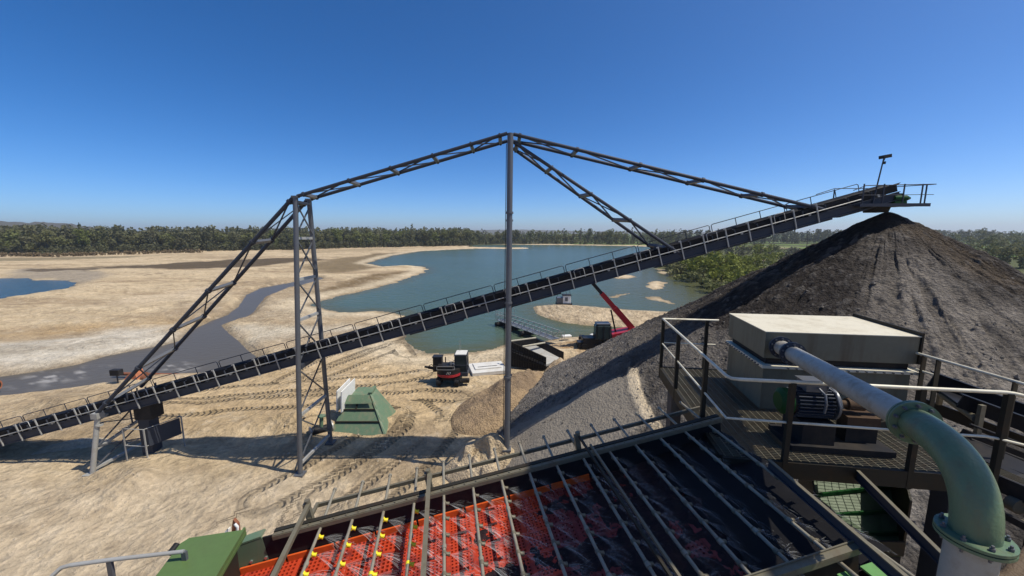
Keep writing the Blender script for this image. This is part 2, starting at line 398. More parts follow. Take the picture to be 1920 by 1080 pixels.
# pale drying rim along the lake, dark line at the water's edge
rim = sst(-sl, 0.6, 2.5) * (1 - sst(-sl, 3.5, 8)); blend(rim * 0.65 * (dist < 500), (0.60, 0.50, 0.35))
edge = 1 - sst(-sw, 0.2, 1.1); blend(edge * 0.75, (0.19, 0.15, 0.10))
zone([(1000,577),(1060,573),(1180,583),(1330,590),(1340,620),(1150,613),(1060,605),(1006,588)], (0.46, 0.36, 0.235), 0.8, 1.5, False, 0.4, WL)
blend((terr < -0.3) * sst(np.sin(isl_in * 5.7 + mid * 3), 0.3, 0.8) * 0.6, (0.27, 0.20, 0.13))
fine2 = fbm(GXv / 0.8, GYv / 0.8, 66, 2); blend(sst(fine2, 0.18, 0.45) * 0.35 * (dist < 120), (0.30, 0.225, 0.145)); blend(sst(-fine2, 0.2, 0.45) * 0.3 * (dist < 120), (0.62, 0.52, 0.38))
# vegetation: right bank and everything beyond the sand
green = np.array((0.075, 0.095, 0.032)); gn = fbm(GXv / 9, GYv / 9, 71, 4)
VEG = GX([(1225,500),(1240,470),(1300,462),(1400,455),(2600,452),(3200,520),(2600,640),(1700,600),(1500,560),(1400,560),(1340,548),(1290,530)])
mv = sst(sdf(VEG, GXv, GYv, 60) + gn * 6, -2, 3)
blend(mv, (0.085, 0.095, 0.035)); blend(mv * sst(gn, 0.05, 0.4) * 0.7, (0.14, 0.13, 0.055))
zone([(1370,487),(1420,485),(1460,489),(1400,493)], (0.40, 0.32, 0.22), 0.9, 1.5, False, 0.5); zone([(1420,464),(1470,461),(1520,464),(1450,467)], (0.38, 0.27, 0.19), 0.9, 3, False, 0.5)
FAR = GX([(-900,474),(0,474),(100,477),(200,473),(300,471),(420,469),(560,467),(700,462.5),(820,461.5),(884,459.5),(960,457.6),(1060,458),(1160,459),(1250,459)])
f_edge = np.interp(np.arctan2(GXv, np.maximum(GYv, 1e-3)), [math.atan2(x, y) for x, y in FAR], [math.hypot(x, y) for x, y in FAR])
mf = sst(dist - f_edge + wob, -2, 8) * (GYv > 0); blend(mf, (0.07, 0.07, 0.032))
dry = sst(dist - f_edge + wob, -12, -3) * (1 - mf) * (GXv < 0) * (GYv > 0); blend(dry * 0.7, (0.27, 0.20, 0.115))
fld = (dist > 330) * (GXv > 60) * sst(np.abs((GXv * 0.6 + GYv) / 95 % 1 - 0.5), 0.27, 0.3); blend(fld * 0.85, (0.13, 0.20, 0.045))

gm = bpy.data.materials.new('sand_ground'); N, L, B = nodes_of(gm)
at = N.new('ShaderNodeAttribute'); at.attribute_name = 'Col'
geo = N.new('ShaderNodeNewGeometry')
def tex(scale, detail=6, rough=0.6, vec=None):
    n = N.new('ShaderNodeTexNoise'); n.inputs['Scale'].default_value = scale; n.inputs['Detail'].default_value = detail; n.inputs['Roughness'].default_value = rough
    L.new(vec or geo.outputs['Position'], n.inputs['Vector']); return n
def mth(op, a, b=None, c=None):
    n = N.new('ShaderNodeMath'); n.operation = op
    for i, x in enumerate((a, b, c)):
        if x is None: continue
        if isinstance(x, (int, float)): n.inputs[i].default_value = x
        else: L.new(x, n.inputs[i])
    return n.outputs[0]
def mrange(x, a, b, c=0.0, d=1.0):
    n = N.new('ShaderNodeMapRange'); n.inputs['From Min'].default_value = a; n.inputs['From Max'].default_value = b
    n.inputs['To Min'].default_value = c; n.inputs['To Max'].default_value = d; L.new(x, n.inputs['Value']); return n.outputs[0]
n_big, n_mid, n_fine = tex(0.22), tex(1.3, 8, 0.7), tex(7.0, 6, 0.7)
v1 = mrange(n_big.outputs['Fac'], 0.3, 0.7, 0.86, 1.14); v2 = mrange(n_mid.outputs['Fac'], 0.28, 0.72, 0.66, 1.26); v3 = mrange(n_fine.outputs['Fac'], 0.25, 0.75, 0.8, 1.18)
vv = mth('MULTIPLY', mth('MULTIPLY', v1, v2), v3)
mul = N.new('ShaderNodeVectorMath'); mul.operation = 'SCALE'; L.new(at.outputs['Color'], mul.inputs[0])
L.new(mul.outputs[0], B.inputs['Base Color']); B.inputs['Roughness'].default_value = 0.95; B.inputs['Specular IOR Level'].default_value = 0.15
atd = N.new('ShaderNodeAttribute'); atd.attribute_name = 'td'; ats = N.new('ShaderNodeAttribute'); ats.attribute_name = 'ts'
ad = mth('ABSOLUTE', atd.outputs['Fac']); lane = mth('ABSOLUTE', mth('SUBTRACT', ad, 0.95))
lmask = mrange(lane, 0.24, 0.36, 1.0, 0.0)
L.new(mth('MULTIPLY', vv, mth('SUBTRACT', 1.0, mth('MULTIPLY', lmask, 0.30))), mul.inputs['Scale'])
rib = mth('SINE', mth('ADD', mth('MULTIPLY', ats.outputs['Fac'], 2 * math.pi / 0.36), mth('MULTIPLY', lane, 9.0)))
trk = mth('MULTIPLY', lmask, mth('SUBTRACT', mth('MULTIPLY', rib, 0.5), 0.4))
vor = N.new('ShaderNodeTexVoronoi'); vor.inputs['Scale'].default_value = 2.6; L.new(geo.outputs['Position'], vor.inputs['Vector'])
nearbump = tex(2.6, 7, 0.62)
h = mth('ADD', mth('MULTIPLY', nearbump.outputs['Fac'], 0.20), mth('MULTIPLY', vor.outputs['Distance'], 0.16))
h = mth('ADD', h, mth('MULTIPLY', n_fine.outputs['Fac'], 0.10)); h = mth('ADD', h, mth('MULTIPLY', trk, 0.24))
dist_n = tex(0.45, 8, 0.68); h = mth('ADD', h, mth('MULTIPLY', dist_n.outputs['Fac'], 0.45))
bu = N.new('ShaderNodeBump'); bu.inputs['Strength'].default_value = 0.9; bu.inputs['Distance'].default_value = 1.0
L.new(h, bu.inputs['Height']); L.new(bu.outputs[0], B.inputs['Normal'])
M['ground'] = gm
g = np_mesh('ground', np.stack([GXv, GYv, Z], 1), GF, 'ground', smooth=True, cols=col, attrs={'td': td, 'ts': ts}); g['kind'] = 'structure'
g['label'] = 'tan and pale sand flats of the quarry with tyre tracks'

# ------------------------------------------------------------------ water
def water_mat(name, deep, rough, scale, dist_b, shallow=None, spec=0.09):
    m = bpy.data.materials.new(name); N, L, B = nodes_of(m)
    geo = N.new('ShaderNodeNewGeometry'); mp = N.new('ShaderNodeMapping'); mp.inputs['Scale'].default_value = (0.55, 1.0, 1.0)
    L.new(geo.outputs['Position'], mp.inputs['Vector'])
    n = N.new('ShaderNodeTexNoise'); n.inputs['Scale'].default_value = scale; n.inputs['Detail'].default_value = 5; L.new(mp.outputs[0], n.inputs['Vector'])
    n2 = N.new('ShaderNodeTexNoise'); n2.inputs['Scale'].default_value = 0.035; n2.inputs['Detail'].default_value = 4; L.new(mp.outputs[0], n2.inputs['Vector'])
    mx = N.new('ShaderNodeMixRGB'); mx.inputs[1].default_value = tuple(deep) + (1,); mx.inputs[2].default_value = tuple(c * 1.35 for c in deep) + (1,)
    L.new(n2.outputs['Fac'], mx.inputs[0]); out = mx.outputs[0]
    if shallow:
        at = N.new('ShaderNodeAttribute'); at.attribute_name = 'shal'
        m2 = N.new('ShaderNodeMixRGB'); m2.inputs[2].default_value = tuple(shallow) + (1,)
        L.new(at.outputs['Fac'], m2.inputs[0]); L.new(out, m2.inputs[1]); out = m2.outputs[0]
    L.new(out, B.inputs['Base Color']); B.inputs['Roughness'].default_value = rough; B.inputs['IOR'].default_value = 1.33; B.inputs['Specular IOR Level'].default_value = spec
    b = N.new('ShaderNodeBump'); b.inputs['Strength'].default_value = 0.6; b.inputs['Distance'].default_value = dist_b
    L.new(n.outputs['Fac'], b.inputs['Height']); L.new(b.outputs[0], B.inputs['Normal'])
    M[name] = m; return m
water_mat('lake_water', (0.052, 0.082, 0.064), 0.22, 0.8, 0.35, (0.075, 0.078, 0.035))
water_mat('pond_water', (0.026, 0.050, 0.058), 0.18, 1.2, 0.2, None, 0.10)
water_mat('mud_water', (0.078, 0.070, 0.058), 0.3, 2.0, 0.06, (0.34, 0.32, 0.29))
def water(name, poly, grow, m, label, z, step=2.2, extra=None):
    # a real surface: cut the terrain's own fan grid to the basin so that shallows can be coloured
    s = {'lake_water': sd_all_lake, 'pond_water': sd_pond, 'stream_water': sd_str}[name]
    keep = s > -grow
    fk = keep[GF].any(1); F = GF[fk]; idx = np.unique(F); remap = np.zeros(len(GXv), int); remap[idx] = np.arange(len(idx))
    V = np.stack([GXv[idx], GYv[idx], np.full(len(idx), z)], 1)
    at = {'shal': extra[idx]} if extra is not None else None
    o = np_mesh(name, V, remap[F], m, smooth=True, attrs=at); o['kind'] = 'structure'; o['label'] = label
    return o
sd_all_lake = sdf(LAKE, GXv, GYv, 60)
shal = np.clip(sst(-sl + 0.0, -5, 0) * 0.85, 0, 1)
sh2 = sst(sdf(GX([(1215,500),(1240,514),(1290,524),(1420,545),(1420,590),(1290,570),(1225,545),(1205,515)], WL), GXv, GYv, 40), -22, 0)
sh3 = sst(sdf(GX([(1000,572),(1060,552),(1180,545),(1260,570),(1250,588),(1120,580)], WL), GXv, GYv, 40), -6, 3) * 0.35
shal = np.maximum(np.maximum(shal, sh2 * 0.95), sh3)
water('lake_water', LAKE, 5, 'lake_water', 'teal quarry lake with light ripples', WL, extra=shal)
water('pond_water', POND, 4, 'pond_water', 'blue pond in the sand at far left', WL)
foam = sst(sdf(GX([(20,722),(60,700),(120,688),(200,686),(190,700),(120,715),(60,728)], WL), GXv, GYv, 20), -1.5, 2.5) * sst(fbm(GXv * 0.9, GYv * 1.7, 91, 4), 0.0, 0.35)
foam = np.maximum(foam, sst(sdf(GX([(280,688),(340,680),(370,690),(330,700)], WL), GXv, GYv, 20), -1, 1.5) * sst(fbm(GXv * 0.9, GYv * 1.7, 92, 4), 0.0, 0.35))
water('stream_water', STREAM, 1.5, 'mud_water', 'grey muddy stream winding across the sand', WL, extra=foam)

# ------------------------------------------------------------------ hills far away
hm = mat('far_woods', (0.075, 0.068, 0.055), 0.95, 0, (0.05, 0.065, 0.04), 0.6, 0.01)
def ridge(name, pts, depth, seed, label):
    n = 90; xs = np.linspace(0, 1, n); V = []; P = np.array([(p.x, p.y, p.z) for p in pts]); k = np.linspace(0, 1, len(P))
    bx, by, bz = np.interp(xs, k, P[:, 0]), np.interp(xs, k, P[:, 1]), np.interp(xs, k, P[:, 2])
    bz = bz + fbm(xs * 30, xs * 0, seed, 3) * bz.max() * 0.10
    dirx, diry = bx / np.hypot(bx, by), by / np.hypot(bx, by); rows = []
    prof = [(-0.6, 0), (-0.35, .45), (-0.15, .85), (0, 1), (0.2, .8), (0.6, 0)]
    for q, hh in prof: rows.append(np.stack([bx + dirx * depth * q, by + diry * depth * q, bz * hh - 2], 1))
    V = np.concatenate(rows); i = np.arange(len(prof) - 1)[:, None] * n; j = np.arange(n - 1)[None, :]
    F = np.stack([i + j, i + j + 1, i + n + j + 1, i + n + j], -1).reshape(-1, 4)
    o = np_mesh(name, V, F, 'far_woods', smooth=True); o['kind'] = 'structure'; o['label'] = label
def far(u, v, d): 
    r = ray(u, v); k = d / math.hypot(r[0], r[1]); return Vector((r[0] * k, r[1] * k, CAM_Z + r[2] * k))
ridge('hills', [far(-500,412,1500), far(-200,413,1500), far(0,413,1500), far(100,416,1500), far(170,423,1450), far(230,434,1400)], 500, 5, 'low wooded hill behind the forest at far left')
ridge('hills', [far(1640,437,4200), far(1740,434,4200), far(1790,432,4200), far(1850,432,4200), far(1890,437,4200), far(1960,438,4200), far(2200,435,4200)], 900, 6, 'pale blue hills on the horizon at right')
ridge('hills', [far(700,433,2600), far(880,431,2600), far(980,430,2600), far(1100,433,2600), far(1300,434,2600), far(1500,435,2600)], 600, 8, 'distant wooded rise behind the lake')

# ------------------------------------------------------------------ main stockpile (dark gravel cone)
AX, AY, AZ, SL = 19.9, 20.7, 14.05, 0.655
def pile_h(x, y):
    r = np.hypot(x - AX, y - AY); r = r + 0.55 * fbm(np.asarray(x, float) / 5.0, np.asarray(y, float) / 5.0, 99, 3) * sst(r, 5, 15); return AZ - SL * np.sqrt(r * r + 0.05) + 0.15
def on_pile(u, v):
    d = np.array(ray(u, v)); lo = None; prev = 3.0
    for t in np.arange(3, 60, 0.1):
        p = d * t; z = CAM_Z + p[2]
        if z < max(pile_h(p[0], p[1]), 0): return (p[0], p[1])
    return (p[0], p[1])
na_, nr_ = 1000, 270
pa = np.linspace(0, 2 * np.pi, na_, endpoint=False); pr = np.linspace(0.0, 23.0, nr_)
PA, PR = np.meshgrid(pa, pr); px_, py_ = (AX + PR * np.sin(PA)).ravel(), (AY + PR * np.cos(PA)).ravel(); PRr, PAr = PR.ravel(), PA.ravel()
zz = pile_h(px_, py_)
smooth_zone = sst(sdf([on_pile(*q) for q in [(1185,694),(1060,752),(960,800),(870,840),(960,880),(1120,850),(1215,795),(1200,740)]], px_, py_, 10) + fbm(px_ / 1.2, py_ / 1.2, 80, 3) * 0.5, -0.3, 0.3)
strip = sst(sdf([on_pile(*q) for q in [(1176,690),(1196,692),(1202,728),(1216,766),(1238,800),(1250,815),(1224,815),(1204,790),(1188,765),(1178,735),(1174,710)]], px_, py_, 10) + fbm(px_ / .5, py_ / .5, 81, 3) * 0.10, -0.05, 0.06)
arc = PAr * 9.0
rill = fbm(arc * 1.1, PRr * 0.14, 82, 3); gully = np.maximum(sst(rill, 0.16, 0.40), 0.6 * sst(fbm(arc * 2.6, PRr * 0.22, 88, 3), 0.14, 0.34)) * sst(PRr, 0.8, 3.5) * (1 - smooth_zone)
lump = fbm(px_ / 0.9, py_ / 0.9, 83, 4); grain = fbm(px_ / 0.22, py_ / 0.22, 84, 2)
benches = fbm(arc * 0.25, PRr * 0.8, 85, 3)
zz = zz - 0.13 * gully + (0.15 * lump + 0.14 * grain) * (1 - 0.85 * smooth_zone) * sst(PRr, 0, 1.5) + 0.16 * benches * (1 - smooth_zone) * sst(PRr, 1, 4) + 0.1 * strip
zz = np.where(zz < 0.8, zz - (0.8 - zz) * 0.25, zz)
pc = np.tile(colr((0.050, 0.043, 0.039)), (len(px_), 1))
def pb(mask, c):
    global pc
    pc = pc * (1 - mask[:, None]) + colr(c) * mask[:, None]
pn = fbm(px_ / 3, py_ / 3, 86, 4)
def pz(px, c, amt, soft, w=1.0):
    pb(sst(sdf([on_pile(*q) for q in px], px_, py_, 14) + pn * 4 * w, -soft, soft) * amt, c)
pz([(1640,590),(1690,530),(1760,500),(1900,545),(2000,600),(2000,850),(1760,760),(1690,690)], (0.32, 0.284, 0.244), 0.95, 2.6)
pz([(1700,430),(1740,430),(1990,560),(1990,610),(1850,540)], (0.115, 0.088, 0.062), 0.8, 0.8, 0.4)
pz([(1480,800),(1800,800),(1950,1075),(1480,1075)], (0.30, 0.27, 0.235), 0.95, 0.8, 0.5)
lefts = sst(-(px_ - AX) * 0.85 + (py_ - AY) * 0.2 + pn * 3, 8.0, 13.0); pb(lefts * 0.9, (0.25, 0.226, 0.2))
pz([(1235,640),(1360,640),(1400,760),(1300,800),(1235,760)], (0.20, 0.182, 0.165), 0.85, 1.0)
pb(sst(gully, 0.3, 1.0) * 0.3, (0.05, 0.043, 0.038))
pb(sst(pn + grain * .5, 0.2, 0.5) * 0.45 * sst(PRr, 2, 5), (0.13, 0.108, 0.085))
pb(sst(grain + lump * .3, 0.22, 0.4) * 0.4, (0.20, 0.185, 0.17))
pb(smooth_zone * 0.95, (0.245, 0.215, 0.175)); pb(strip, (0.58, 0.48, 0.34))
i = np.arange(nr_ - 1)[:, None] * na_; j = np.arange(na_)[None, :]; j2 = (j + 1) % na_
PF = np.stack([i + j, i + j2, i + na_ + j2, i + na_ + j], -1).reshape(-1, 4)[:, ::-1]
def gravel_mat(name, dist_b, sc, contrast=0.35):
    m = bpy.data.materials.new(name); N, L, B = nodes_of(m)
    at = N.new('ShaderNodeAttribute'); at.attribute_name = 'Col'; geo = N.new('ShaderNodeNewGeometry'); ar = N.new('ShaderNodeAttribute'); ar.attribute_name = 'rough'
    n = N.new('ShaderNodeTexNoise'); n.inputs['Scale'].default_value = sc; n.inputs['Detail'].default_value = 8; n.inputs['Roughness'].default_value = 0.72; L.new(geo.outputs['Position'], n.inputs['Vector'])
    v = N.new('ShaderNodeTexVoronoi'); v.inputs['Scale'].default_value = sc * 2.6; L.new(geo.outputs['Position'], v.inputs['Vector'])
    mr = N.new('ShaderNodeMapRange'); mr.inputs['From Min'].default_value = .25; mr.inputs['From Max'].default_value = .75; mr.inputs['To Min'].default_value = 1 - contrast; mr.inputs['To Max'].default_value = 1 + contrast; L.new(n.outputs['Fac'], mr.inputs['Value'])
    s = N.new('ShaderNodeVectorMath'); s.operation = 'SCALE'; L.new(at.outputs['Color'], s.inputs[0]); cf = N.new('ShaderNodeMixRGB'); cf.inputs[1].default_value = (1, 1, 1, 1); L.new(ar.outputs['Fac'], cf.inputs[0]); L.new(mr.outputs[0], cf.inputs[2]); L.new(cf.outputs[0], s.inputs['Scale']); L.new(s.outputs[0], B.inputs['Base Color'])
    B.inputs['Roughness'].default_value = 0.85; B.inputs['Specular IOR Level'].default_value = 0.08
    a = N.new('ShaderNodeMath'); a.operation = 'ADD'; L.new(n.outputs['Fac'], a.inputs[0])
    k = N.new('ShaderNodeMath'); k.operation = 'MULTIPLY'; k.inputs[1].default_value = -0.35; L.new(v.outputs['Distance'], k.inputs[0]); L.new(k.outputs[0], a.inputs[1])
    a2 = N.new('ShaderNodeMath'); a2.operation = 'MULTIPLY'; L.new(a.outputs[0], a2.inputs[0]); L.new(ar.outputs['Fac'], a2.inputs[1])
    b = N.new('ShaderNodeBump'); b.inputs['Strength'].default_value = 1; b.inputs['Distance'].default_value = dist_b; L.new(a2.outputs[0], b.inputs['Height']); L.new(b.outputs[0], B.inputs['Normal'])
    M[name] = m
gravel_mat('gravel', 0.45, 3.2, 0.5)
gravel_mat('heap_sand', 0.22, 3.4)
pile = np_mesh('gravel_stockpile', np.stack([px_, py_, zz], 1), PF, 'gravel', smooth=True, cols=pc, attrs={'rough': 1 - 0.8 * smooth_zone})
tag(pile, 'huge dark grey conical gravel stockpile under the conveyor head at right', 'gravel pile')

def heap(name, label, cx, cy, rx, ry, ang, h, c1, c2, seed, rough=1.0, ridge_=0.0, base=-0.1, cat='sand heap'):
    n1, n2 = 220, 70; a = np.linspace(0, 2 * np.pi, n1, endpoint=False); r = np.linspace(0, 1.0, n2); A_, R_ = np.meshgrid(a, r)
    lx, ly = (R_ * np.cos(A_) * rx).ravel(), (R_ * np.sin(A_) * ry).ravel(); rr = R_.ravel()
    x, y = cx + lx * math.cos(ang) - ly * math.sin(ang), cy + lx * math.sin(ang) + ly * math.cos(ang)
    z = base + h * (1 - np.sqrt(rr * rr + 0.01)) * (1 + 0.35 * fbm(x / 1.6, y / 1.6, seed, 3)) + rough * (0.22 * fbm(x / 0.8, y / 0.8, seed + 3, 4)) * (1 - rr ** 4)
    z = z - ridge_ * sst(fbm(x / 0.9, y / 1.1, seed + 9, 2), 0.1, 0.3) * (1 - rr)
    z = z - 0.5 * sst(rr, 0.9, 1.0)
    m = sst(fbm(x / 1.2, y / 1.2, seed + 5, 4), -0.15, 0.25)[:, None]; c = colr(c1) * (1 - m) + colr(c2) * m
    i = np.arange(n2 - 1)[:, None] * n1; j = np.arange(n1)[None, :]; j2 = (j + 1) % n1
    F = np.stack([i + j, i + n1 + j, i + n1 + j2, i + j2], -1).reshape(-1, 4)[:, ::-1]
    o = np_mesh(name, np.stack([x, y, z], 1), F, 'heap_sand', smooth=True, cols=c, attrs={'rough': np.full(len(x), 1.0)})
    return tag(o, label, cat)
heap('sand_heap', 'brown gravelly heap beside the small digger, left of the dark stockpile', 0.2, 28.2, 6.2, 3.4, R(48), 2.6, (0.24, 0.175, 0.115), (0.34, 0.245, 0.15), 200)
heap('sand_heap', 'pale lumpy sand heap around the foot of the tall mast', -1.3, 19.4, 2.8, 1.9, R(-10), 2.5, (0.47, 0.37, 0.24), (0.55, 0.44, 0.30), 220, 1.5, 0.6)
heap('sand_heap', 'small pale spoil heap against the right end of the steel trough', 4.6, 35.1, 1.9, 1.2, R(38), 1.5, (0.50, 0.42, 0.30), (0.42, 0.31, 0.2), 260, 1.2)
heap('sand_heap', 'brown sand bank running along the near shore beside the red crane', 8.2, 43.2, 5.0, 1.8, R(12), 0.7, (0.33, 0.22, 0.12), (0.42, 0.31, 0.19), 280, 1.2)
heap('sand_heap', 'pale flat sand spill under the lower end of the conveyor', -27.0, 21.8, 2.4, 1.3, R(20), 0.45, (0.56, 0.48, 0.36), (0.5, 0.41, 0.29), 290, 0.6)

def stones(name, label, pts, smin, smax, m, seed):
    rg = np.random.default_rng(seed); n = len(pts); P = np.array(pts); s = smin * (smax / smin) ** (rg.uniform(0, 1, n) ** 2.2)
    base = np.array([(1, 0, 0), (0, 1, 0), (-1, 0, 0), (0, -1, 0), (0, 0, .8), (0, 0, -.6)], float); tri = np.array([(0, 1, 4), (1, 2, 4), (2, 3, 4), (3, 0, 4), (1, 0, 5), (2, 1, 5), (3, 2, 5), (0, 3, 5)])
    a = rg.uniform(0, 6.28, n); ca, sa = np.cos(a)[:, None], np.sin(a)[:, None]
    B_ = base[None] * rg.uniform(.6, 1.25, (n, 6, 1)) * s[:, None, None]; x = B_[..., 0] * ca - B_[..., 1] * sa; y = B_[..., 0] * sa + B_[..., 1] * ca
    V = np.stack([x + P[:, 0:1], y + P[:, 1:2], B_[..., 2] + P[:, 2:3]], -1).reshape(-1, 3); F = (tri[None] + (np.arange(n) * 6)[:, None, None]).reshape(-1, 3)
    o = np_mesh(name, V, F, m); o['kind'] = 'stuff'; o['label'] = label; o['category'] = 'stones'
mat('stone_dark', (0.10, 0.09, 0.08), 0.8, var=0.5, dscale=3); mat('stone_pale', (0.36, 0.30, 0.22), 0.85, var=0.4, dscale=3)
rg_ = np.random.default_rng(77); sel = rg_.choice(len(px_), 14000, p=(lambda w: w / w.sum())(PRr * sst(PRr, 3, 14) * (zz > .2) * (1 - .8 * smooth_zone) * (py_ < 30)))
stones('loose_stones', 'dark loose stones scattered over the slopes of the gravel stockpile', np.stack([px_[sel], py_[sel], zz[sel]], 1), .02, .13, 'stone_dark', 1)
w_ = (sst(-sw, .5, 2) * (dist > 9) * (dist < 75) * (GYv > 5) * (fbm(GXv / 6, GYv / 6, 95, 3) > -.05)) * dist ** 1.2; sel = rg_.choice(len(GXv), 9000, p=w_ / w_.sum())
stones('loose_stones', 'small pale stones and clods strewn over the sand', np.stack([GXv[sel] + rg_.uniform(-.15, .15, 9000), GYv[sel] + rg_.uniform(-.2, .2, 9000), Z[sel]], 1), .015, .11, 'stone_pale', 2)
# ------------------------------------------------------------------ conveyor on its sloping line
TH = math.atan(0.279)
Av = Vector((math.cos(TH), 0, math.sin(TH))); Nv = Vector((-math.sin(TH), 0, math.cos(TH))); Yv = Vector((0, 1, 0))
O_ = Vector((3.16, 0, 10.03))
def K(s, y, n): return O_ + Av * s + Yv * y + Nv * n        # s along, y depth, n above the stringer's bottom
S0, S1 = -38.5, 17.2
conv = thing('belt_conveyor', 'long dark steel belt conveyor climbing from lower left to the top of the gravel pile', 'conveyor', K(S0, 20.7, 0))
YN, YF = 19.98, 21.2
for y in (YN, YF):
    b = MB()
    b.bar(K(S0, y, 0.20), K(S1, y, 0.20), 0.05, 0.36, Nv)
    b.bar(K(S0, y - 0.04, 0.385), K(S1, y - 0.04, 0.385), 0.12, 0.025, Nv); b.bar(K(S0, y - 0.04, 0.012), K(S1, y - 0.04, 0.012), 0.14, 0.025, Nv)
    b.build('stringer', 'dark_steel', conv)
b = MB()
for k in range(28):                                  # under-bracing and stepped underside plates
    s = S0 + 1 + k * 2.0
    b.bar(K(s, YN, 0.03), K(s, YF, 0.03), 0.08, 0.08, Nv)
    b.bar(K(s, YN, 0.03), K(min(s + 2, S1), YF, 0.03), 0.04, 0.04, Nv)
b.build('wind_bracing', 'dark_steel', conv)
for s_a, s_b in ((4.5, 7.2), (7.8, 10.6), (11.2, 13.8), (14.2, 16.8), (-3.4, -0.6), (-9, -6)):
    b = MB(); b.obox(K((s_a + s_b) / 2, (YN + YF) / 2, -0.09), Av, Yv, Nv, s_b - s_a, 1.0, 0.05)
    b.obox(K((s_a + s_b) / 2, YN + 0.07, -0.05), Av, Yv, Nv, s_b - s_a, 0.03, 0.10); b.build('drip_tray', 'dark_steel', conv)
b = MB(); prof = [(-0.56, 0.80), (-0.30, 0.66), (0, 0.62), (0.30, 0.66), (0.46, 0.80)]
ns = 60; vs = []
for i in range(ns + 1):
    s = S0 + (S1 + 0.3 - S0) * i / ns
    for (dy, n) in prof: vs.append(K(s, 20.7 + dy, n))
    for (dy, n) in reversed(prof): vs.append(K(s, 20.7 + dy, n - 0.025))
m_ = 10
b.add(vs, [(i * m_ + k, i * m_ + (k + 1) % m_, (i + 1) * m_ + (k + 1) % m_, (i + 1) * m_ + k) for i in range(ns) for k in range(m_)], True)
b.obox(K((S0 + S1) / 2, 20.7, 0.26), Av, Yv, Nv, S1 - S0, 1.1, 0.02)
b.build('belt', 'belt', conv)
for y in (20.05, 21.14):
    b = MB(); b.bar(K(S0, y, 0.585), K(S1, y, 0.585), 0.02, 0.35, Nv); b.build('belt_skirt', 'belt', conv)
b = MB(); rnd = random.Random(5)
vs = []; 
for i in range(241):
    s = S0 + (S1 - S0) * i / 240
    for dy, n in ((-0.30, 0.69), (-0.12, 0.80), (0.0, 0.84), (0.12, 0.80), (0.30, 0.69)): vs.append(K(s, 20.7 + dy, n + rnd.uniform(-.04, .04)))
b.add(vs, [(i * 5 + k, i * 5 + k + 1, i * 5 + 6 + k, i * 5 + 5 + k) for i in range(240) for k in range(4)], True)
o = b.build('wet_gravel_load', 'belt'); tag(o, 'thin dark ribbon of wet gravel riding on the long conveyor belt', 'gravel')
n_id = int((S1 - S0) / 1.17)
for k in range(n_id):
    s = S0 + 0.5 + k * 1.17
    b = MB()
    b.tube(K(s, 20.32, 0.60), K(s, 20.06, 0.74), 0.055, n=8); b.tube(K(s, 20.44, 0.57), K(s, 20.96, 0.57), 0.055, n=8); b.tube(K(s, 21.02, 0.60), K(s, 21.2, 0.74), 0.055, n=8)
    b.bar(K(s, YN - 0.03, 0.40), K(s, YN - 0.03, 0.74), 0.05, 0.04, Av); b.bar(K(s, YF, 0.40), K(s, YF, 0.74), 0.05, 0.04, Av); b.bar(K(s, YN, 0.43), K(s, YF, 0.43), 0.06, 0.05, Nv)
    b.build('idler', 'dark_steel', conv)
    if k % 3 == 1:
        b = MB(); b.tube(K(s + .3, YN - 0.09, 0.47), K(s + .3, YN - 0.02, 0.47), 0.065, n=10); b.build('return_roller', 'galvanised', conv)
for k in range(int((S1 - 2.0 - S0) / 1.17)):           # near-side posts
    s = S0 + k * 1.17
    b = MB(); b.bar(K(s, YN - 0.11, -0.04), K(s, YN - 0.11, 0.93), 0.055, 0.05, Av); b.bar(K(s - .1, YN - 0.11, 0.93), K(s + .03, YN - 0.11, 0.93), 0.05, 0.05, Nv); b.build('post', 'galvanised', conv)
b = MB(); b.tube(K(S0, YN - 0.11, 0.53), K(S1 - 2, YN - 0.11, 0.53), 0.03, n=6)
for k in range(15):
    s = S0 + k * 3.51 + 0.2
    b.path([K(s, YN - .08, .45), K(s, YN - .08, .9), K(s + .08, YN - .08, .95), K(s + .45, YN - .08, .95), K(s + .52, YN - .08, .9), K(s + .52, YN - .08, .45)], 0.018, 6)
b.build('side_rail', 'galvanised', conv)
b = MB(); b.obox(K((S0 + S1) / 2, 21.72, 0.06), Av, Yv, Nv, S1 - S0, 0.98, 0.04); b.build('walkway', 'dark_steel', conv)
YR = 22.2
for a0 in range(0, 13):
    s0 = S0 + a0 * 4.3; s1 = min(s0 + 4.18, S1)
    b = MB(); b.path([K(s0, YR, 0.1), K(s0, YR, 1.0), K(s0 + .07, YR, 1.06), K(s1 - .07, YR, 1.06), K(s1, YR, 1.0), K(s1, YR, 0.1)], 0.022, 7)
    b.tube(K(s0, YR, 0.6), K(s1, YR, 0.6), 0.016, n=6)
    for q in range(1, 3): b.tube(K(s0 + q * 1.4, YR, 0.08), K(s0 + q * 1.4, YR, 1.06), 0.022, n=6)
    b.build('handrail', 'dark_steel', conv)
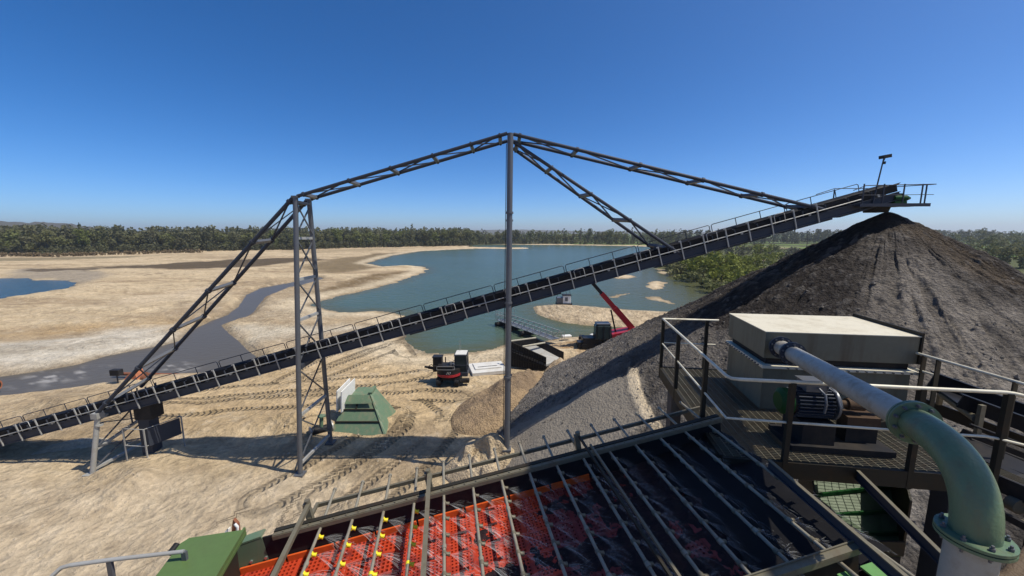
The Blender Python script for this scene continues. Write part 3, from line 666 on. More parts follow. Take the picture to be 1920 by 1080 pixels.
# discharge head with platform
hx0, hx1, hz = 17.0, 20.9, 14.32
b = MB(); b.box((18.7, 20.75, hz), 2.6, 2.5, 0.08); b.box((20.3, 20.1, hz + .02), 1.1, 1.1, 0.07); b.bar((17.3, 19.5, hz + .0), (20.8, 19.5, hz + .02), .05, .16); b.bar((17.4, 22.0, hz + .0), (20.2, 22.0, hz + .02), .05, .16)
b.build('head_platform', 'dark_steel', conv)
b = MB(); b.path([(16.9, 19.5, hz + .72), (17.5, 19.5, hz + .95), (20.95, 19.5, hz + 1.02)], .022, 7); b.tube((17.2, 19.5, hz + .48), (20.9, 19.5, hz + .52), .016, n=6)
b.path([(17.0, 22.0, hz + .75), (18.0, 22.0, hz + 1.08), (19.9, 22.0, hz + 1.08), (20.95, 19.6, hz + 1.02)], .02, 7)
for x, y in ((17.4, 19.5), (18.4, 19.5), (19.4, 19.5), (20.3, 19.5), (20.55, 19.55), (18.0, 22), (19.8, 22)): b.bar((x, y, hz), (x, y, hz + 1.03), .045, .045)
b.build('platform_railing', 'dark_steel', conv)
b = MB(); b.tube((18.75, 20.2, hz + .45), (18.75, 21.2, hz + .45), 0.30, n=20); b.tube((18.75, 20.0, hz + .45), (18.75, 21.4, hz + .45), 0.06, n=10); b.build('head_drum', 'rubber', conv)
b = MB(); b.bevbox((18.75, 20.7, hz + .42), .95, 1.2, .66, b=.12)
b.hexa([(18.9, 20.35, hz - .3), (19.6, 20.35, hz - .3), (19.6, 21.05, hz - .3), (18.9, 21.05, hz - .3), (18.85, 20.3, hz - .05), (19.65, 20.3, hz - .05), (19.65, 21.1, hz - .05), (18.85, 21.1, hz - .05)])
b.build('discharge_chute', 'rubber', conv)
b = MB(); b.tube((19.4, 20.0, hz + .38), (20.05, 20.0, hz + .38), .15, n=14); b.tube((20.05, 20.0, hz + .38), (20.25, 20.0, hz + .38), .15, .06, n=14); b.box((19.7, 20.0, hz + .15), .6, .28, .16); b.box((19.75, 20.0, hz + .57), .22, .16, .1); b.build('drive_motor', 'motor_green', conv)
# floodlight on its pole
fl = thing('floodlight', 'floodlight on a thin leaning pole above the conveyor head', 'floodlight', (18.3, 20.0, hz + .1))
b = MB(); b.tube((18.3, 19.9, hz + .1), (18.55, 19.9, hz + 2.25), .035, .028, n=8); b.bar((18.3, 19.9, hz + .1), (18.3, 20.1, hz + .1), .06, .06); b.build('pole', 'dark_steel', fl)
b = MB(); b.obox((18.62, 19.9, hz + 2.40), Vector((.985, 0, .17)), Yv, Vector((-.17, 0, .985)), .38, .3, .16); b.bar((18.55, 19.9, hz + 2.2), (18.6, 19.9, hz + 2.35), .06, .05); b.box((18.58, 19.88, hz + 2.1), .1, .1, .12); b.build('lamp_head', 'black_steel', fl)

# ------------------------------------------------------------------ lattice tower, mast, trestle and trusses
tf0, tf1, tr0, tr1 = Vector((-11.47, 19.1, 0)), Vector((-11.02, 20.0, 14.75)), Vector((-11.3, 22.3, 0)), Vector((-11.06, 21.4, 14.72))
def lerp(a, b, t): return a + (b - a) * t
tw = thing('support_tower', 'tall two-legged steel lattice tower left of centre, carrying the conveyor', 'tower', (-11.4, 20.7, 0))
for a, c in ((tf0, tf1), (tr0, tr1)):
    b = MB(); b.tube(a + Vector((0, 0, -.2)), c, 0.125, n=12); b.box(a + Vector((0, 0, .03)), .5, .5, .12); b.box(c + Vector((0, 0, .02)), .3, .3, .1); b.build('leg', 'grey_steel', tw)
lv = [0.04, 0.22, 0.40, 0.57, 0.715, 0.86, 0.985]
for i, t in enumerate(lv):
    b = MB(); b.bar(lerp(tf0, tf1, t), lerp(tr0, tr1, t), .12, .14); b.build('rung', 'galvanised' if i < 6 else 'dark_steel', tw)
for t0, t1 in zip(lv[:-1], lv[1:]):
    b = MB(); b.bar(lerp(tf0, tf1, t0 + .01), lerp(tr0, tr1, t1 - .01), .06, .06); b.bar(lerp(tr0, tr1, t0 + .01) + Vector((.07, 0, 0)), lerp(tf0, tf1, t1 - .01) + Vector((.07, 0, 0)), .06, .06); b.build('cross_brace', 'grey_steel', tw)
b = MB(); c_ = K((-11.2 - 3.16) / Av.x, 20.7, -0.12); b.bar((-11.25, 19.5, c_.z), (-11.25, 22.0, c_.z), .2, .22); b.build('saddle_beam', 'dark_steel', tw)

mf0, mf1, mr0, mr1 = Vector((-.28, 19.1, 1.45)), Vector((-.08, 20.0, 17.85)), Vector((-.25, 22.3, 0.2)), Vector((-.10, 21.4, 17.8))
ms = thing('mast', 'tallest steel mast in the middle of the picture, holding the sloping trusses', 'mast', (-.25, 20.7, 0))
for a, c in ((mf0, mf1), (mr0, mr1)):
    b = MB(); b.tube(a + Vector((0, 0, -.4)), c, 0.15, n=12); b.box(a + Vector((0, 0, .05)), .45, .45, .1)
    for t in (.24, .48, .76): b.tube(lerp(a, c, t), lerp(a, c, t + .006), .2, n=12)
    b.build('leg', 'grey_steel', ms)
for t in (.1, .3, .52, .7, .85, .99):
    b = MB(); b.bar(lerp(mf0, mf1, t), lerp(mr0, mr1, t), .11, .12); b.build('rung', 'dark_steel', ms)
for t0, t1 in ((.1, .3), (.3, .52), (.52, .7), (.7, .85), (.85, .98)):
    b = MB(); b.bar(lerp(mf0, mf1, t0), lerp(mr0, mr1, t1), .05, .05); b.bar(lerp(mr0, mr1, t0), lerp(mf0, mf1, t1), .05, .05); b.build('cross_brace', 'dark_steel', ms)
b = MB(); b.path([lerp(mf0, mf1, .05) + Vector((-.19, 0, 0)), lerp(mf0, mf1, .4) + Vector((-.2, 0, 0)), lerp(mf0, mf1, .97) + Vector((-.19, 0, 0))], .02, 6); b.build('cable', 'black_steel', ms)

trf0, trf1, trr0, trr1 = Vector((-22.75, 19.1, 0)), Vector((-22.3, 19.45, 3.15)), Vector((-22.3, 22.4, 0)), Vector((-22.3, 22.0, 3.6))
ts_ = thing('support_trestle', 'low trestle with a pale front leg and diagonal beams under the conveyor at left', 'trestle', (-22.5, 20.7, 0))
for a, c in ((trf0, trf1), (trr0, trr1)):
    b = MB(); b.tube(a + Vector((0, 0, -.2)), c, 0.12, n=12); b.tube(c - Vector((0, 0, .5)), c - Vector((0, 0, .42)), .19, n=12); b.box(a + Vector((0, 0, .03)), .5, .5, .14); b.build('leg', 'galvanised', ts_)
for t0, t1, w_ in ((.08, .10, .13), (.42, .55, .13), (.95, .93, .13)):
    b = MB(); b.bar(lerp(trf0, trf1, t0), lerp(trr0, trr1, t1), w_, w_); b.build('rung', 'galvanised', ts_)
for t0, t1 in ((.08, .52), (.5, .12), (.45, .9), (.9, .5)):
    b = MB(); b.bar(lerp(trf0, trf1, t0) + Vector((t0 * .1, 0, 0)), lerp(trr0, trr1, t1) + Vector((t0 * .1, 0, 0)), .06, .06); b.build('cross_brace', 'grey_steel', ts_)
b = MB(); b.box(trf1 + Vector((0, 0, .1)), .35, .4, .3); b.build('leg_cap', 'galvanised', ts_)

def truss(label, a0, a1, c0, c1, rungs, r=0.1, skip=(), end_plates=True):
    t_ = thing('lattice_truss', label, 'truss', (a0 + c0) / 2, None)
    for p, q in ((a0, a1), (c0, c1)):
        b = MB(); b.tube(p, q, r, n=10)
        for t in rungs: b.tube(lerp(p, q, t - .004), lerp(p, q, t + .004), r * 1.45, n=10)
        b.build('chord', 'dark_steel', t_)
    for t in rungs:
        b = MB(); b.bar(lerp(a0, a1, t), lerp(c0, c1, t), .15, .17, (a1 - a0).normalized()); b.build('rung', 'grey_steel', t_)
    for i, (t0, t1) in enumerate(zip(rungs[:-1], rungs[1:])):
        b = MB(); o = Vector((0, 0, .05))
        b.bar(lerp(a0, a1, t0), lerp(c0, c1, t1), .055, .055); 
        if i % 2 == 0: b.bar(lerp(c0, c1, t0) + o, lerp(a0, a1, t1) + o, .055, .055)
        b.build('brace', 'dark_steel', t_)
truss('steep ladder-like truss dropping from the lattice tower to the trestle at lower left', tf1 + Vector((-.1, 0, 0)), trf1 + Vector((0, 0, .2)), tr1 + Vector((-.1, 0, 0)), trr1 + Vector((0, 0, .2)), [.02, .2, .42, .60, .78, .95], .10)
truss('truss rising from the lattice tower to the top of the mast', tf1 + Vector((.1, 0, .05)), mf1 + Vector((-.15, 0, 0)), tr1 + Vector((.1, 0, .05)), mr1 + Vector((-.15, 0, 0)), [.03, .25, .45, .65, .83, .965], .088)
truss('long truss sloping from the mast top to the far right end of the conveyor', mf1 + Vector((.15, .15, 0)), Vector((16.1, 20.0, 14.1)), mr1 + Vector((.15, 0, 0)), Vector((15.9, 21.6, 14.2)), [.02, .2, .4, .6, .79, .95], .088)
truss('short steep truss from the mast top down to the middle of the conveyor', mf1 + Vector((.15, .25, -.35)), Vector((8.9, 20.0, 11.75)), mr1 + Vector((.15, -.1, -.4)), Vector((8.2, 21.6, 11.9)), [.02, .22, .45, .68, .93], .085)

# take-up tower
tu = thing('take_up_tower', 'dark take-up column with counterweight box and cage beneath the conveyor at left', 'take-up tower', (-20.8, 20.6, 0))
b = MB(); b.box((-20.75, 20.6, 1.5), .62, .6, 2.5); b.box((-20.75, 20.6, .15), 1.0, .9, .3); b.build('column', 'dark_steel', tu)
b = MB(); b.bevbox((-20.65, 20.6, 3.15), 1.0, .8, 1.15); b.build('counterweight', 'black_steel', tu)
b = MB()
for y in (20.0, 20.6):
    b.bar((-21.15, y, 4.3), (-21.05, y, 2.5), .05, .06); b.bar((-20.35, y + .3, 4.5), (-20.4, y + .3, 2.5), .05, .06)
b.build('guide_bars', 'dark_steel', tu)
b = MB()
for x, y in ((-21.6, 19.95), (-20.35, 19.85), (-19.6, 21.4), (-21.3, 21.5)): b.bar((x, y, -.1), (x, y, 2.2), .06, .06)
for z in (1.2, 2.2): b.path([(-21.6, 19.95, z), (-20.35, 19.85, z), (-19.6, 21.4, z), (-21.3, 21.5, z), (-21.6, 19.95, z)], .025, 6)
b.build('cage', 'galvanised', tu)
b = MB(); b.hexa([(-20.3, 19.95, 1.15), (-20.24, 19.95, 1.15), (-19.6, 21.3, 1.15), (-19.66, 21.3, 1.15), (-20.3, 19.95, 2.15), (-20.24, 19.95, 2.15), (-19.6, 21.3, 2.15), (-19.66, 21.3, 2.15)]); b.build('guard_panel', 'dark_steel', tu)

# ------------------------------------------------------------------ green ramp hopper with white boards
gh = thing('green_hopper', 'pale green steel hopper with sloping panelled sides on the sand behind the tower', 'hopper', (-10.2, 24.6, 0))
X0, X1, Y0, Y1 = -12.0, -8.35, 23.35, 26.6
bl = [(X0, Y0, -.1), (X1, Y0, -.1), (X1 - .1, Y1, -.1), (X0, Y1, -.1)]; tp = [(-11.0, 25.0, 1.95), (-9.75, 25.0, 1.95), (-9.75, 26.1, 2.05), (-11.0, 26.1, 2.05)]
b = MB(); b.hexa(bl + tp); b.build('body', 'pale_green', gh)
def q3(t, s_): 
    l, r_ = lerp(Vector(bl[0]), Vector(tp[0]), t), lerp(Vector(bl[1]), Vector(tp[1]), t); return lerp(l, r_, s_)
for t in (.32, .62, .86):
    b = MB(); o = Vector((0, -.05, .03)); b.bar(q3(t, -.01) + o, q3(t, 1.01) + o, .10, .07); b.build('panel_rib', 'dark_olive', gh)
b = MB(); b.bar(q3(.6, .42) + Vector((0, -.06, .03)), q3(.98, .42) + Vector((0, -.06, .03)), .07, .09); b.build('upright', 'dark_olive', gh)
b = MB()
for t0, t1 in ((.02, .33), (.35, .62), (.64, .97)):
    p, q = lerp(Vector(bl[1]), Vector(tp[1]), t0), lerp(Vector(bl[1]), Vector(tp[1]), t1); e = Vector((.2, 0, .02))
    b.prism([p + Vector((.02, -.05, .05)), p + e + Vector((0, -.05, .0)), q + e + Vector((0, -.05, .0)), q + Vector((.02, -.05, .12))], (0, .9, 0))
b.build('side_flap', 'pale_green', gh)
b = MB(); b.prism([(-11.1, 24.75, 2.0), (-9.7, 24.75, 2.0), (-9.4, 24.4, 1.6), (-11.4, 24.4, 1.55)], (0, .03, .05)); b.prism([(-9.85, 25.0, 2.0), (-9.6, 25.0, 2.0), (-9.6, 25.9, 2.1), (-9.85, 25.9, 2.1)], (0, 0, .12)); b.build('lip', 'pale_green', gh)
for k, dx in enumerate((0, .34)):
    bd = MB(); bd.prism([(-11.75 + dx, 24.2 - k * .1, 1.1), (-11.45 + dx, 25.6, 1.3), (-11.35 + dx, 25.6, 2.9), (-11.65 + dx, 24.2 - k * .1, 2.55)], (.07, 0, 0))
    o = bd.build('white_board', 'white_paint'); tag(o, ('left' if k == 0 else 'right') + '-hand one of two white boards leaning at the back of the green hopper', 'board', 'white boards by the green hopper')
pv = thing('gate_valve', 'small dark valve with white and green flanges on the sand left of the green hopper', 'valve', (-12.2, 23.2, 0))
b = MB(); b.tube((-12.9, 22.9, .35), (-11.9, 23.7, .35), .22, n=14); b.build('body', 'black_steel', pv)
for t in (0, 1): b = MB(); p = Vector((-12.9, 22.9, .35)).lerp(Vector((-11.9, 23.7, .35)), t); b.tube(p, p + Vector((.06, .05, 0)), .34, n=16); b.build('flange', 'galvanised', pv)
b = MB(); b.tube((-12.35, 23.3, .5), (-12.3, 23.35, 1.25), .12, n=12); b.tube((-12.3, 23.35, 1.2), (-12.3, 23.35, 1.28), .25, n=14); b.build('bonnet', 'pale_green', pv)

# ------------------------------------------------------------------ digger
def digger():
    P = G(843, 716); t_ = thing('small_digger', 'compact black and red tracked digger with a glazed grey cab on the sand', 'digger', (P.x, P.y, 0))
    def L(x, y, z): return (P.x + x, P.y + y, z)
    for sx in (-1, 1):
        b = MB(); x = sx * .78; pts = []
        for i in range(9): a = math.pi / 2 + math.pi * i / 8; pts.append((x - .19, -0.85 + .3 * math.cos(a), .33 + .3 * math.sin(a)))
        for i in range(9): a = -math.pi / 2 + math.pi * i / 8; pts.append((x - .19, 0.85 + .3 * math.cos(a), .33 + .3 * math.sin(a)))
        b.prism([L(p[0], p[1], p[2]) for p in pts], (.38, 0, 0))
        for i in range(10): b.box(L(x, -.95 + i * .21, .65), .4, .08, .05)
        b.build('track', 'rubber', t_)
    b = MB(); b.box(L(0, 0, .5), 1.1, 1.2, .3); b.tube(L(0, 0, .6), L(0, 0, .8), .5, n=20); b.build('undercarriage', 'black_steel', t_)
    b = MB(); pts = [L(1.05 * math.cos(a), -0.1 + 1.05 * math.sin(a), .8) for a in [math.pi + math.pi * i / 12 for i in range(13)]] + [L(1.05, .9, .8), L(-1.05, .9, .8)]
    b.prism(pts, (0, 0, .62)); b.box(L(-.25, -.25, 1.55), 1.3, 1.1, .3); b.build('body', 'black_paint', t_)
    b = MB(); a_ = [1.17 * math.pi + .72 * math.pi * i / 12 for i in range(13)]
    pts = [L(1.10 * math.cos(a), -.1 + 1.10 * math.sin(a), .82) for a in a_] + [L(1.06 * math.cos(a), -.1 + 1.06 * math.sin(a), .82) for a in reversed(a_)]
    b.prism(pts, (0, 0, .2)); b.build('red_bumper', 'red_paint', t_)
    b = MB()
    for k in range(3): b.bar(L(-.05 + k * .13, -1.17, 1.1), L(.04 + k * .13, -1.17, 1.3), .03, .03)
    b.build('stripe_marks', 'white_paint', t_)
    cx, cy = 1.05, .25
    cab = MB().bevbox(L(cx, cy, 1.75), 1.02, 1.25, 1.55, b=.08).build('cab', 'cab_glass', t_)
    b = MB()
    for x in (-.53, .53):
        for y in (-.63, .0, .63): b.bar(L(cx + x, cy + y, .95), L(cx + x * .92, cy + y * .94, 2.55), .07, .07)
    for z in (1.0, 1.65, 2.5):
        b.bar(L(cx - .53, cy - .64, z), L(cx + .53, cy - .64, z), .06, .06); b.bar(L(cx - .53, cy - .63, z), L(cx - .53, cy + .63, z), .06, .06); b.bar(L(cx + .53, cy - .63, z), L(cx + .53, cy + .63, z), .06, .06)
    b.build('cab_frame', 'dark_steel', cab)
    MB().bevbox(L(cx, cy, 2.58), .98, 1.2, .08, b=.03).build('roof', 'concrete', cab)
    MB().box(L(cx + .15, cy - .1, .85), .9, 1.3, .3).build('cab_step', 'dark_steel', t_)
    b = MB(); b.bevbox(L(-1.0, .2, 1.75), .8, .7, .95, b=.06); b.box(L(-1.0, .2, 2.27), .86, .76, .08); b.box(L(-1.2, -.2, 1.3), .3, .3, .5); b.build('engine_box', 'black_paint', t_)
    b = MB(); b.bar(L(-1.0, .1, 1.15), L(-1.85, .2, 1.25), .16, .22); b.bar(L(-1.85, .2, 1.25), L(-2.2, .25, 1.3), .12, .15); b.build('blade_arm', 'black_paint', t_)
    b = MB(); b.path([L(-.6, -.3, 1.5), L(-.9, -.5, 1.75), L(-1.05, -.2, 1.6)], .035, 6); b.path([L(.1, .1, 1.6), L(.5, .3, 1.95), L(.7, .3, 1.6)], .03, 6); b.path([L(-1.3, .1, 1.3), L(-1.6, .3, 1.5), L(-1.9, .2, 1.3)], .03, 6); b.build('hose', 'rubber', t_)
    b = MB(); b.tube(L(-.35, .2, 1.6), L(-.35, .2, 2.2), .05, n=8); b.build('exhaust', 'dark_rust', t_)
    b = MB(); b.bar(L(-.9, -.95, 1.45), L(.6, -.95, 1.45), .03, .03); b.bar(L(-.9, -.95, 1.45), L(-.9, -.9, 1.7), .03, .03); b.bar(L(.6, -.95, 1.45), L(.6, -.9, 1.7), .03, .03); b.bar(L(-.9, -.92, 1.72), L(.6, -.92, 1.72), .03, .03); b.build('guard_rail', 'galvanised', t_)
    b = MB(); b.tube(L(.2, -.4, 1.6), L(.15, -.35, 1.95), .16, n=12); b.tube(L(.45, -.5, 1.7), L(.45, -.5, 1.85), .1, n=10); b.build('filter', 'grey_steel', t_)
    b = MB(); b.tube(L(.85, .5, 2.6), L(.85, .5, 3.6), .012, n=5); b.tube(L(.95, .6, 2.6), L(.95, .6, 3.6), .012, n=5); b.build('aerial', 'galvanised', t_)
    b = MB(); b.bar(L(1.0, -.9, .4), L(1.75, -.6, .35), .12, .12); b.bevbox(L(1.35, -.55, .35), .9, .4, .3); b.build('dozer_blade', 'black_paint', t_)
digger()
# concrete slab with a recess
P = G(914, 693); sl_ = thing('concrete_slab', 'flat white concrete slab with a dark slot lying on the sand beside the digger', 'slab', (P.x, P.y, 0))
e1, e2 = Vector((.965, .26, 0)), Vector((-.26, .965, 0)); c = Vector((P.x, P.y, .2))
b = MB(); b.obox(c - Vector((0, 0, .08)), e1, e2, (0, 0, 1), 3.3, 2.7, .3); b.obox(c + e2 * .25 + Vector((0, 0, .12)), e1, e2, (0, 0, 1), 2.5, 1.7, .1); b.build('body', 'concrete', sl_)
b = MB(); b.obox(c + e2 * -.1 + Vector((0, 0, .18)), e1, e2, (0, 0, 1), 1.9, .1, .02); b.build('slot', 'black_steel', sl_)
for k, (u, v) in enumerate(((935, 672), (838, 640))):
    pass

# steel trough (inclined pontoon half)
def trough():
    A0, A1 = G(958, 690), G(1024, 694); A2, A3 = G(1057, 660, 1.25), G(1005, 634, 2.65); A2.z = A3.z = 0
    hl, hr = 2.65, 1.25; up = Vector((0, 0, 1))
    t_ = thing('steel_trough', 'large open ribbed steel trough lying tilted on the near lake shore', 'trough', (A0.x, A0.y, 0))
    lo = [A0 + up * 0.15, A1 + up * .0, A2 + up * .0, A3 + up * .15]; hi = [A0 + up * hl, A1 + up * hr, A2 + up * hr, A3 + up * hl]
    cn = sum(hi, Vector()) / 4
    th = .08
    for a, c, nm in ((0, 1, 'side_wall'), (2, 3, 'side_wall'), (1, 2, 'end_wall'), (3, 0, 'end_wall')):
        d = (lo[c] - lo[a]).normalized(); n = Vector((-d.y, d.x, 0)); 
        if n.dot(cn - lo[a]) < 0: n = -n
        h2 = .3 if nm == 'end_wall' and a == 1 else 1.0
        b = MB(); b.prism([lo[a], lo[c], lerp(lo[c], hi[c], h2), lerp(lo[a], hi[a], h2)], n * th)
        w = b.build(nm, 'black_steel', t_)
        if a == 0:
            r_ = MB()
            for i in range(1, 14):
                t = i / 14; r_.bar(lerp(lo[a], lo[c], t) - n * .05, lerp(hi[a], hi[c], t) - n * .05, .05, .09, n)
            for t in (0.02, .33, .66, .98): r_.bar(lerp(lo[a], hi[a], t) - n * .08, lerp(lo[c], hi[c], t) - n * .08, .07, .07)
            r_.build('rib', 'dark_olive', w)
    b = MB(); fl_ = [.60, .30, .30, .60]; b.hexa([lerp(l, h_, f_) for l, h_, f_ in zip(lo, hi, fl_)] + [lerp(l, h_, f_ + .15) for l, h_, f_ in zip(lo, hi, fl_)]); b.build('floor', 'trough_floor', t_)
    b = MB(); p, q = lerp(hi[0], hi[1], .33), lerp(hi[3], hi[2], .33); b.bar(p + up * .02, q + up * .02, .12, .1); b.bar(hi[0] + up * .05, hi[3] + up * .05, .1, .1); b.build('cross_bar', 'beige_paint', t_)
trough()
# gangway on the lake
def gangway():
    p0, p1 = G(938, 599, .2), G(1042, 636, .4); t_ = thing('floating_gangway', 'grey lattice gangway reaching out over the lake behind the mast', 'gangway', p0)
    d = (p1 - p0).normalized(); n = Vector((-d.y, d.x, 0)); up = Vector((0, 0, 1)); L_ = (p1 - p0).length
    for s_ in (-.6, .6):
        b = MB(); o = n * s_; b.bar(p0 + o, p1 + o, .1, .1); b.bar(p0 + o + up * .95, p1 + o + up * .95, .08, .08); k = int(L_ / 1.3)
        for i in range(k):
            q, r_ = lerp(p0, p1, i / k) + o, lerp(p0, p1, (i + 1) / k) + o; b.bar(q, q + up * .95, .06, .06); b.bar(q, r_ + up * .95, .05, .05)
        b.build('side_truss', 'galvanised', t_)
    b = MB(); b.obox((p0 + p1) / 2 + up * .02, d, n, up, L_, 1.1, .05); b.build('deck', 'grey_steel', t_)
    for t in (.06, .3, .55):
        b = MB(); c = lerp(p0, p1, t); b.tube(c - n * 1.2 - up * .45, c + n * 1.2 - up * .45, .35, n=12); b.build('float', 'black_steel', t_)
    c = lerp(p0, p1, .08)
    for sd, hh in ((1.1, 1.9), (-.8, 1.4)):
        b = MB()
        for q in (-1.1, -.4, .4, 1.1): b.bar(c + n * sd + d * q, c + n * sd + d * q + up * hh, .05, .05)
        for z in (hh, hh * .6): b.bar(c + n * sd - d * 1.1 + up * z, c + n * sd + d * 1.1 + up * z, .05, .05)
        b.build('landing_rail', 'galvanised', t_)
gangway()
for k, (u0, u1, v) in enumerate(((1035, 1058, 636),)):
    a, c = G(u0, v + 1), G(u1, v - 1); b = MB()
    for i in range(5): p = lerp(a, c, i / 4); b.bar(p, p + Vector((0, 0, .85)), .05, .05)
    for z in (.45, .85): b.bar(a + Vector((0, 0, z)), c + Vector((0, 0, z)), .04, .04)
    o = b.build('shore_railing', 'galvanised'); tag(o, 'short grey railing on the shore at the landward end of the gangway', 'railing')
# crane
def crane():
    P = G(1128, 652); t_ = thing('crane', 'red and black crane with its boom raised to the left beside the stockpile', 'crane', (P.x, P.y, 0))
    def L(x, y, z): return Vector((P.x + x, P.y + y, z))
    for sx in (0, 1):
        b = MB(); y = -1.1 + 2.2 * sx
        pts = [L(-.2, y, .05), L(3.6, y, .05), L(3.95, y, .4), L(3.6, y, .75), L(-.2, y, .75), L(-.55, y, .4)]; b.prism(pts, (0, .45, 0)); b.build('track', 'rubber', t_)
    b = MB(); b.box(L(1.7, 0, .8), 2.6, 1.8, .5); b.tube(L(1.6, 0, 1), L(1.6, 0, 1.25), .8, n=20); b.build('undercarriage', 'black_steel', t_)
    b = MB(); b.hexa([L(.9, -1.0, 1.25), L(3.3, -1.0, 1.35), L(3.3, 1, 1.35), L(.9, 1, 1.25), L(.9, -1.0, 1.8), L(3.7, -.9, 2.35), L(3.7, .9, 2.35), L(.9, 1, 1.8)]); b.build('body', 'red_paint', t_)
    cab = MB().bevbox(L(-.05, -.3, 2.0), 1.75, 1.4, 1.75, b=.22).build('cab', 'cab_glass', t_)
    b = MB()
    for x in (-.85, .0, .85): b.bar(L(-.05 + x, -1.0, 1.2), L(-.05 + x * .9, -1.0, 2.75), .09, .07)
    b.bar(L(-.95, -1.0, 1.25), L(.85, -1.0, 1.25), .1, .1); b.build('cab_frame', 'black_paint', cab)
    MB().bevbox(L(-.05, -.3, 2.93), 1.55, 1.25, .12).build('roof', 'grey_steel', cab)
    r0 = L(3.3, 0, 2.35); tip = D(1105, 524, 42.0)
    dv = (tip - r0); 
    for t0, t1, w_, m_ in ((0, .42, .62, 'red_paint'), (.36, .72, .5, 'red_paint'), (.68, 1.0, .36, 'black_paint')):
        b = MB(); b.bar(r0 + dv * t0, r0 + dv * t1, w_, w_ * 1.1, (0, 1, 0)); b.build('boom_section', m_, t_)
    b = MB(); b.tube(L(1.5, 0, 1.9), r0 + dv * .42 + Vector((-.35, 0, -.25)), .09, n=10); b.build('lift_ram', 'black_paint', t_)
    b = MB(); b.bevbox(r0 + dv * 1.01, .6, .6, .6); b.build('boom_head', 'black_paint', t_)
crane()
P = G(1103, 650); gs = thing('generator', 'black machine box on the sand just in front of the red crane', 'generator', (P.x, P.y, 0))
b = MB(); b.bevbox((P.x + .2, P.y - .6, .75), 2.1, 1.3, 1.2, b=.08); b.box((P.x - .9, P.y - .7, .5), 1.0, 1.0, .7); b.build('body', 'black_paint', gs)
b = MB(); b.bevbox((P.x + .9, P.y - .6, 1.5), .9, 1.0, .6, b=.1); b.build('hood', 'black_paint', gs)
for k in range(2): b = MB(); b.tube((P.x - .7 + k * 1.5, P.y - 1.4, .35), (P.x - .7 + k * 1.5, P.y - 1.15, .35), .35, n=16); b.build('wheel', 'rubber', gs)
for k, (u, v, w_, h_, mt, lab) in enumerate(((1062, 632, 1.2, .25, 'white_paint', 'white plank lying by the water left of the crane'), (1090, 636, 1.0, .45, 'black_steel', 'dark steel part lying on the shore left of the crane'), (1113, 633, .9, .4, 'concrete', 'pale block on the shore next to the crane cab'))):
    P = G(u, v); b = MB(); b.bevbox((P.x, P.y, h_ / 2), w_, .6, h_, rz=.3 + k, b=.05); o = b.build(('plank', 'steel_part', 'block')[k], mt); tag(o, lab, ('plank', 'steel part', 'block')[k])
# pump raft with slings
def raft():
    P = G(1057, 573, -.3); t_ = thing('pump_raft', 'small white pump house on a raft with four slings by the sand island', 'pump raft', (P.x, P.y, -.3))
    b = MB(); b.bevbox((P.x, P.y, .0), 2.8, 2.0, .5); b.build('raft_hull', 'black_steel', t_)
    b = MB(); b.bevbox((P.x + .45, P.y, .95), 1.4, 1.5, 1.4); b.build('pump_house', 'white_paint', t_)
    b = MB(); b.bevbox((P.x - .8, P.y, .75), 1.1, 1.4, 1.0); b.build('engine', 'grey_steel', t_)
    b = MB(); b.box((P.x + .45, P.y, 1.7), 1.6, 1.7, .1); b.build('roof', 'black_steel', t_)
    b = MB(); b.box((P.x + .35, P.y - .77, 1.0), .5, .04, .7); b.build('door', 'grey_steel', t_)
    top = Vector((P.x + .2, P.y, 4.9)); b = MB()
    for dx in (-1.4, -.3, .5, 1.4): b.tube((P.x + dx, P.y + (dx > 0) * .6 - .3, 1.2), top, .025, n=5)
    b.tube(top - Vector((0, 0, .25)), top + Vector((0, 0, .25)), .1, n=8); b.build('sling', 'black_steel', t_)
raft()
# rusty floating pipe in the muddy stream, orange outlet
P0, P1 = G(213, 700.5, -.15), G(372, 704, -.1); dp = thing('dredge_pipe', 'rust brown pipe floating across the muddy stream', 'pipe', (P0.x, P0.y, WL))
b = MB(); b.tube(P0, P1, .15, n=12); b.build('pipe_run', 'rust', dp)
c = G(250, 712, 0); b = MB(); b.prism([(c.x - .9, c.y - .4, -.3), (c.x + .9, c.y - .4, -.3), (c.x + .35, c.y - .2, .85), (c.x - .15, c.y - .2, .6)], (0, .8, 0)); b.build('pipe_saddle', 'orange_rust', dp)
b = MB(); b.tube((c.x + .9, c.y, .2), (c.x + 1.2, c.y, .2), .3, n=12); b.bar((c.x + 1.0, c.y, -.2), (c.x + 1.0, c.y + .3, .6), .12, .12); b.build('pipe_joint', 'rust', dp)
P = G(-4, 722, .25); op = thing('outlet_pipe', 'orange pipe mouth at the left edge pouring into the muddy stream', 'pipe', (P.x, P.y, 0))
b = MB(); b.tube(P + Vector((-5, -1.5, .3)), P, .32, n=18, cap=False); b.build('pipe_run', 'orange_rust', op)
b = MB(); b.tube(P - Vector((.12, .04, 0)), P, .42, n=18); b.build('flange', 'orange_rust', op)
b = MB(); b.tube(P, P + Vector((.01, 0.003, 0)), .27, n=18); b.build('mouth', 'black_steel', op)
P = G(222, 722); cb = thing('control_box', 'small dark box on a post beside the conveyor handrail at left', 'box', (P.x, P.y, 0))
b = MB(); b.tube((P.x, P.y, -.2), (P.x, P.y, 1.0), .05, n=8); b.build('post', 'dark_steel', cb)
b = MB(); b.bevbox((P.x, P.y, 1.15), .8, .45, .5); b.build('box', 'black_steel', cb)
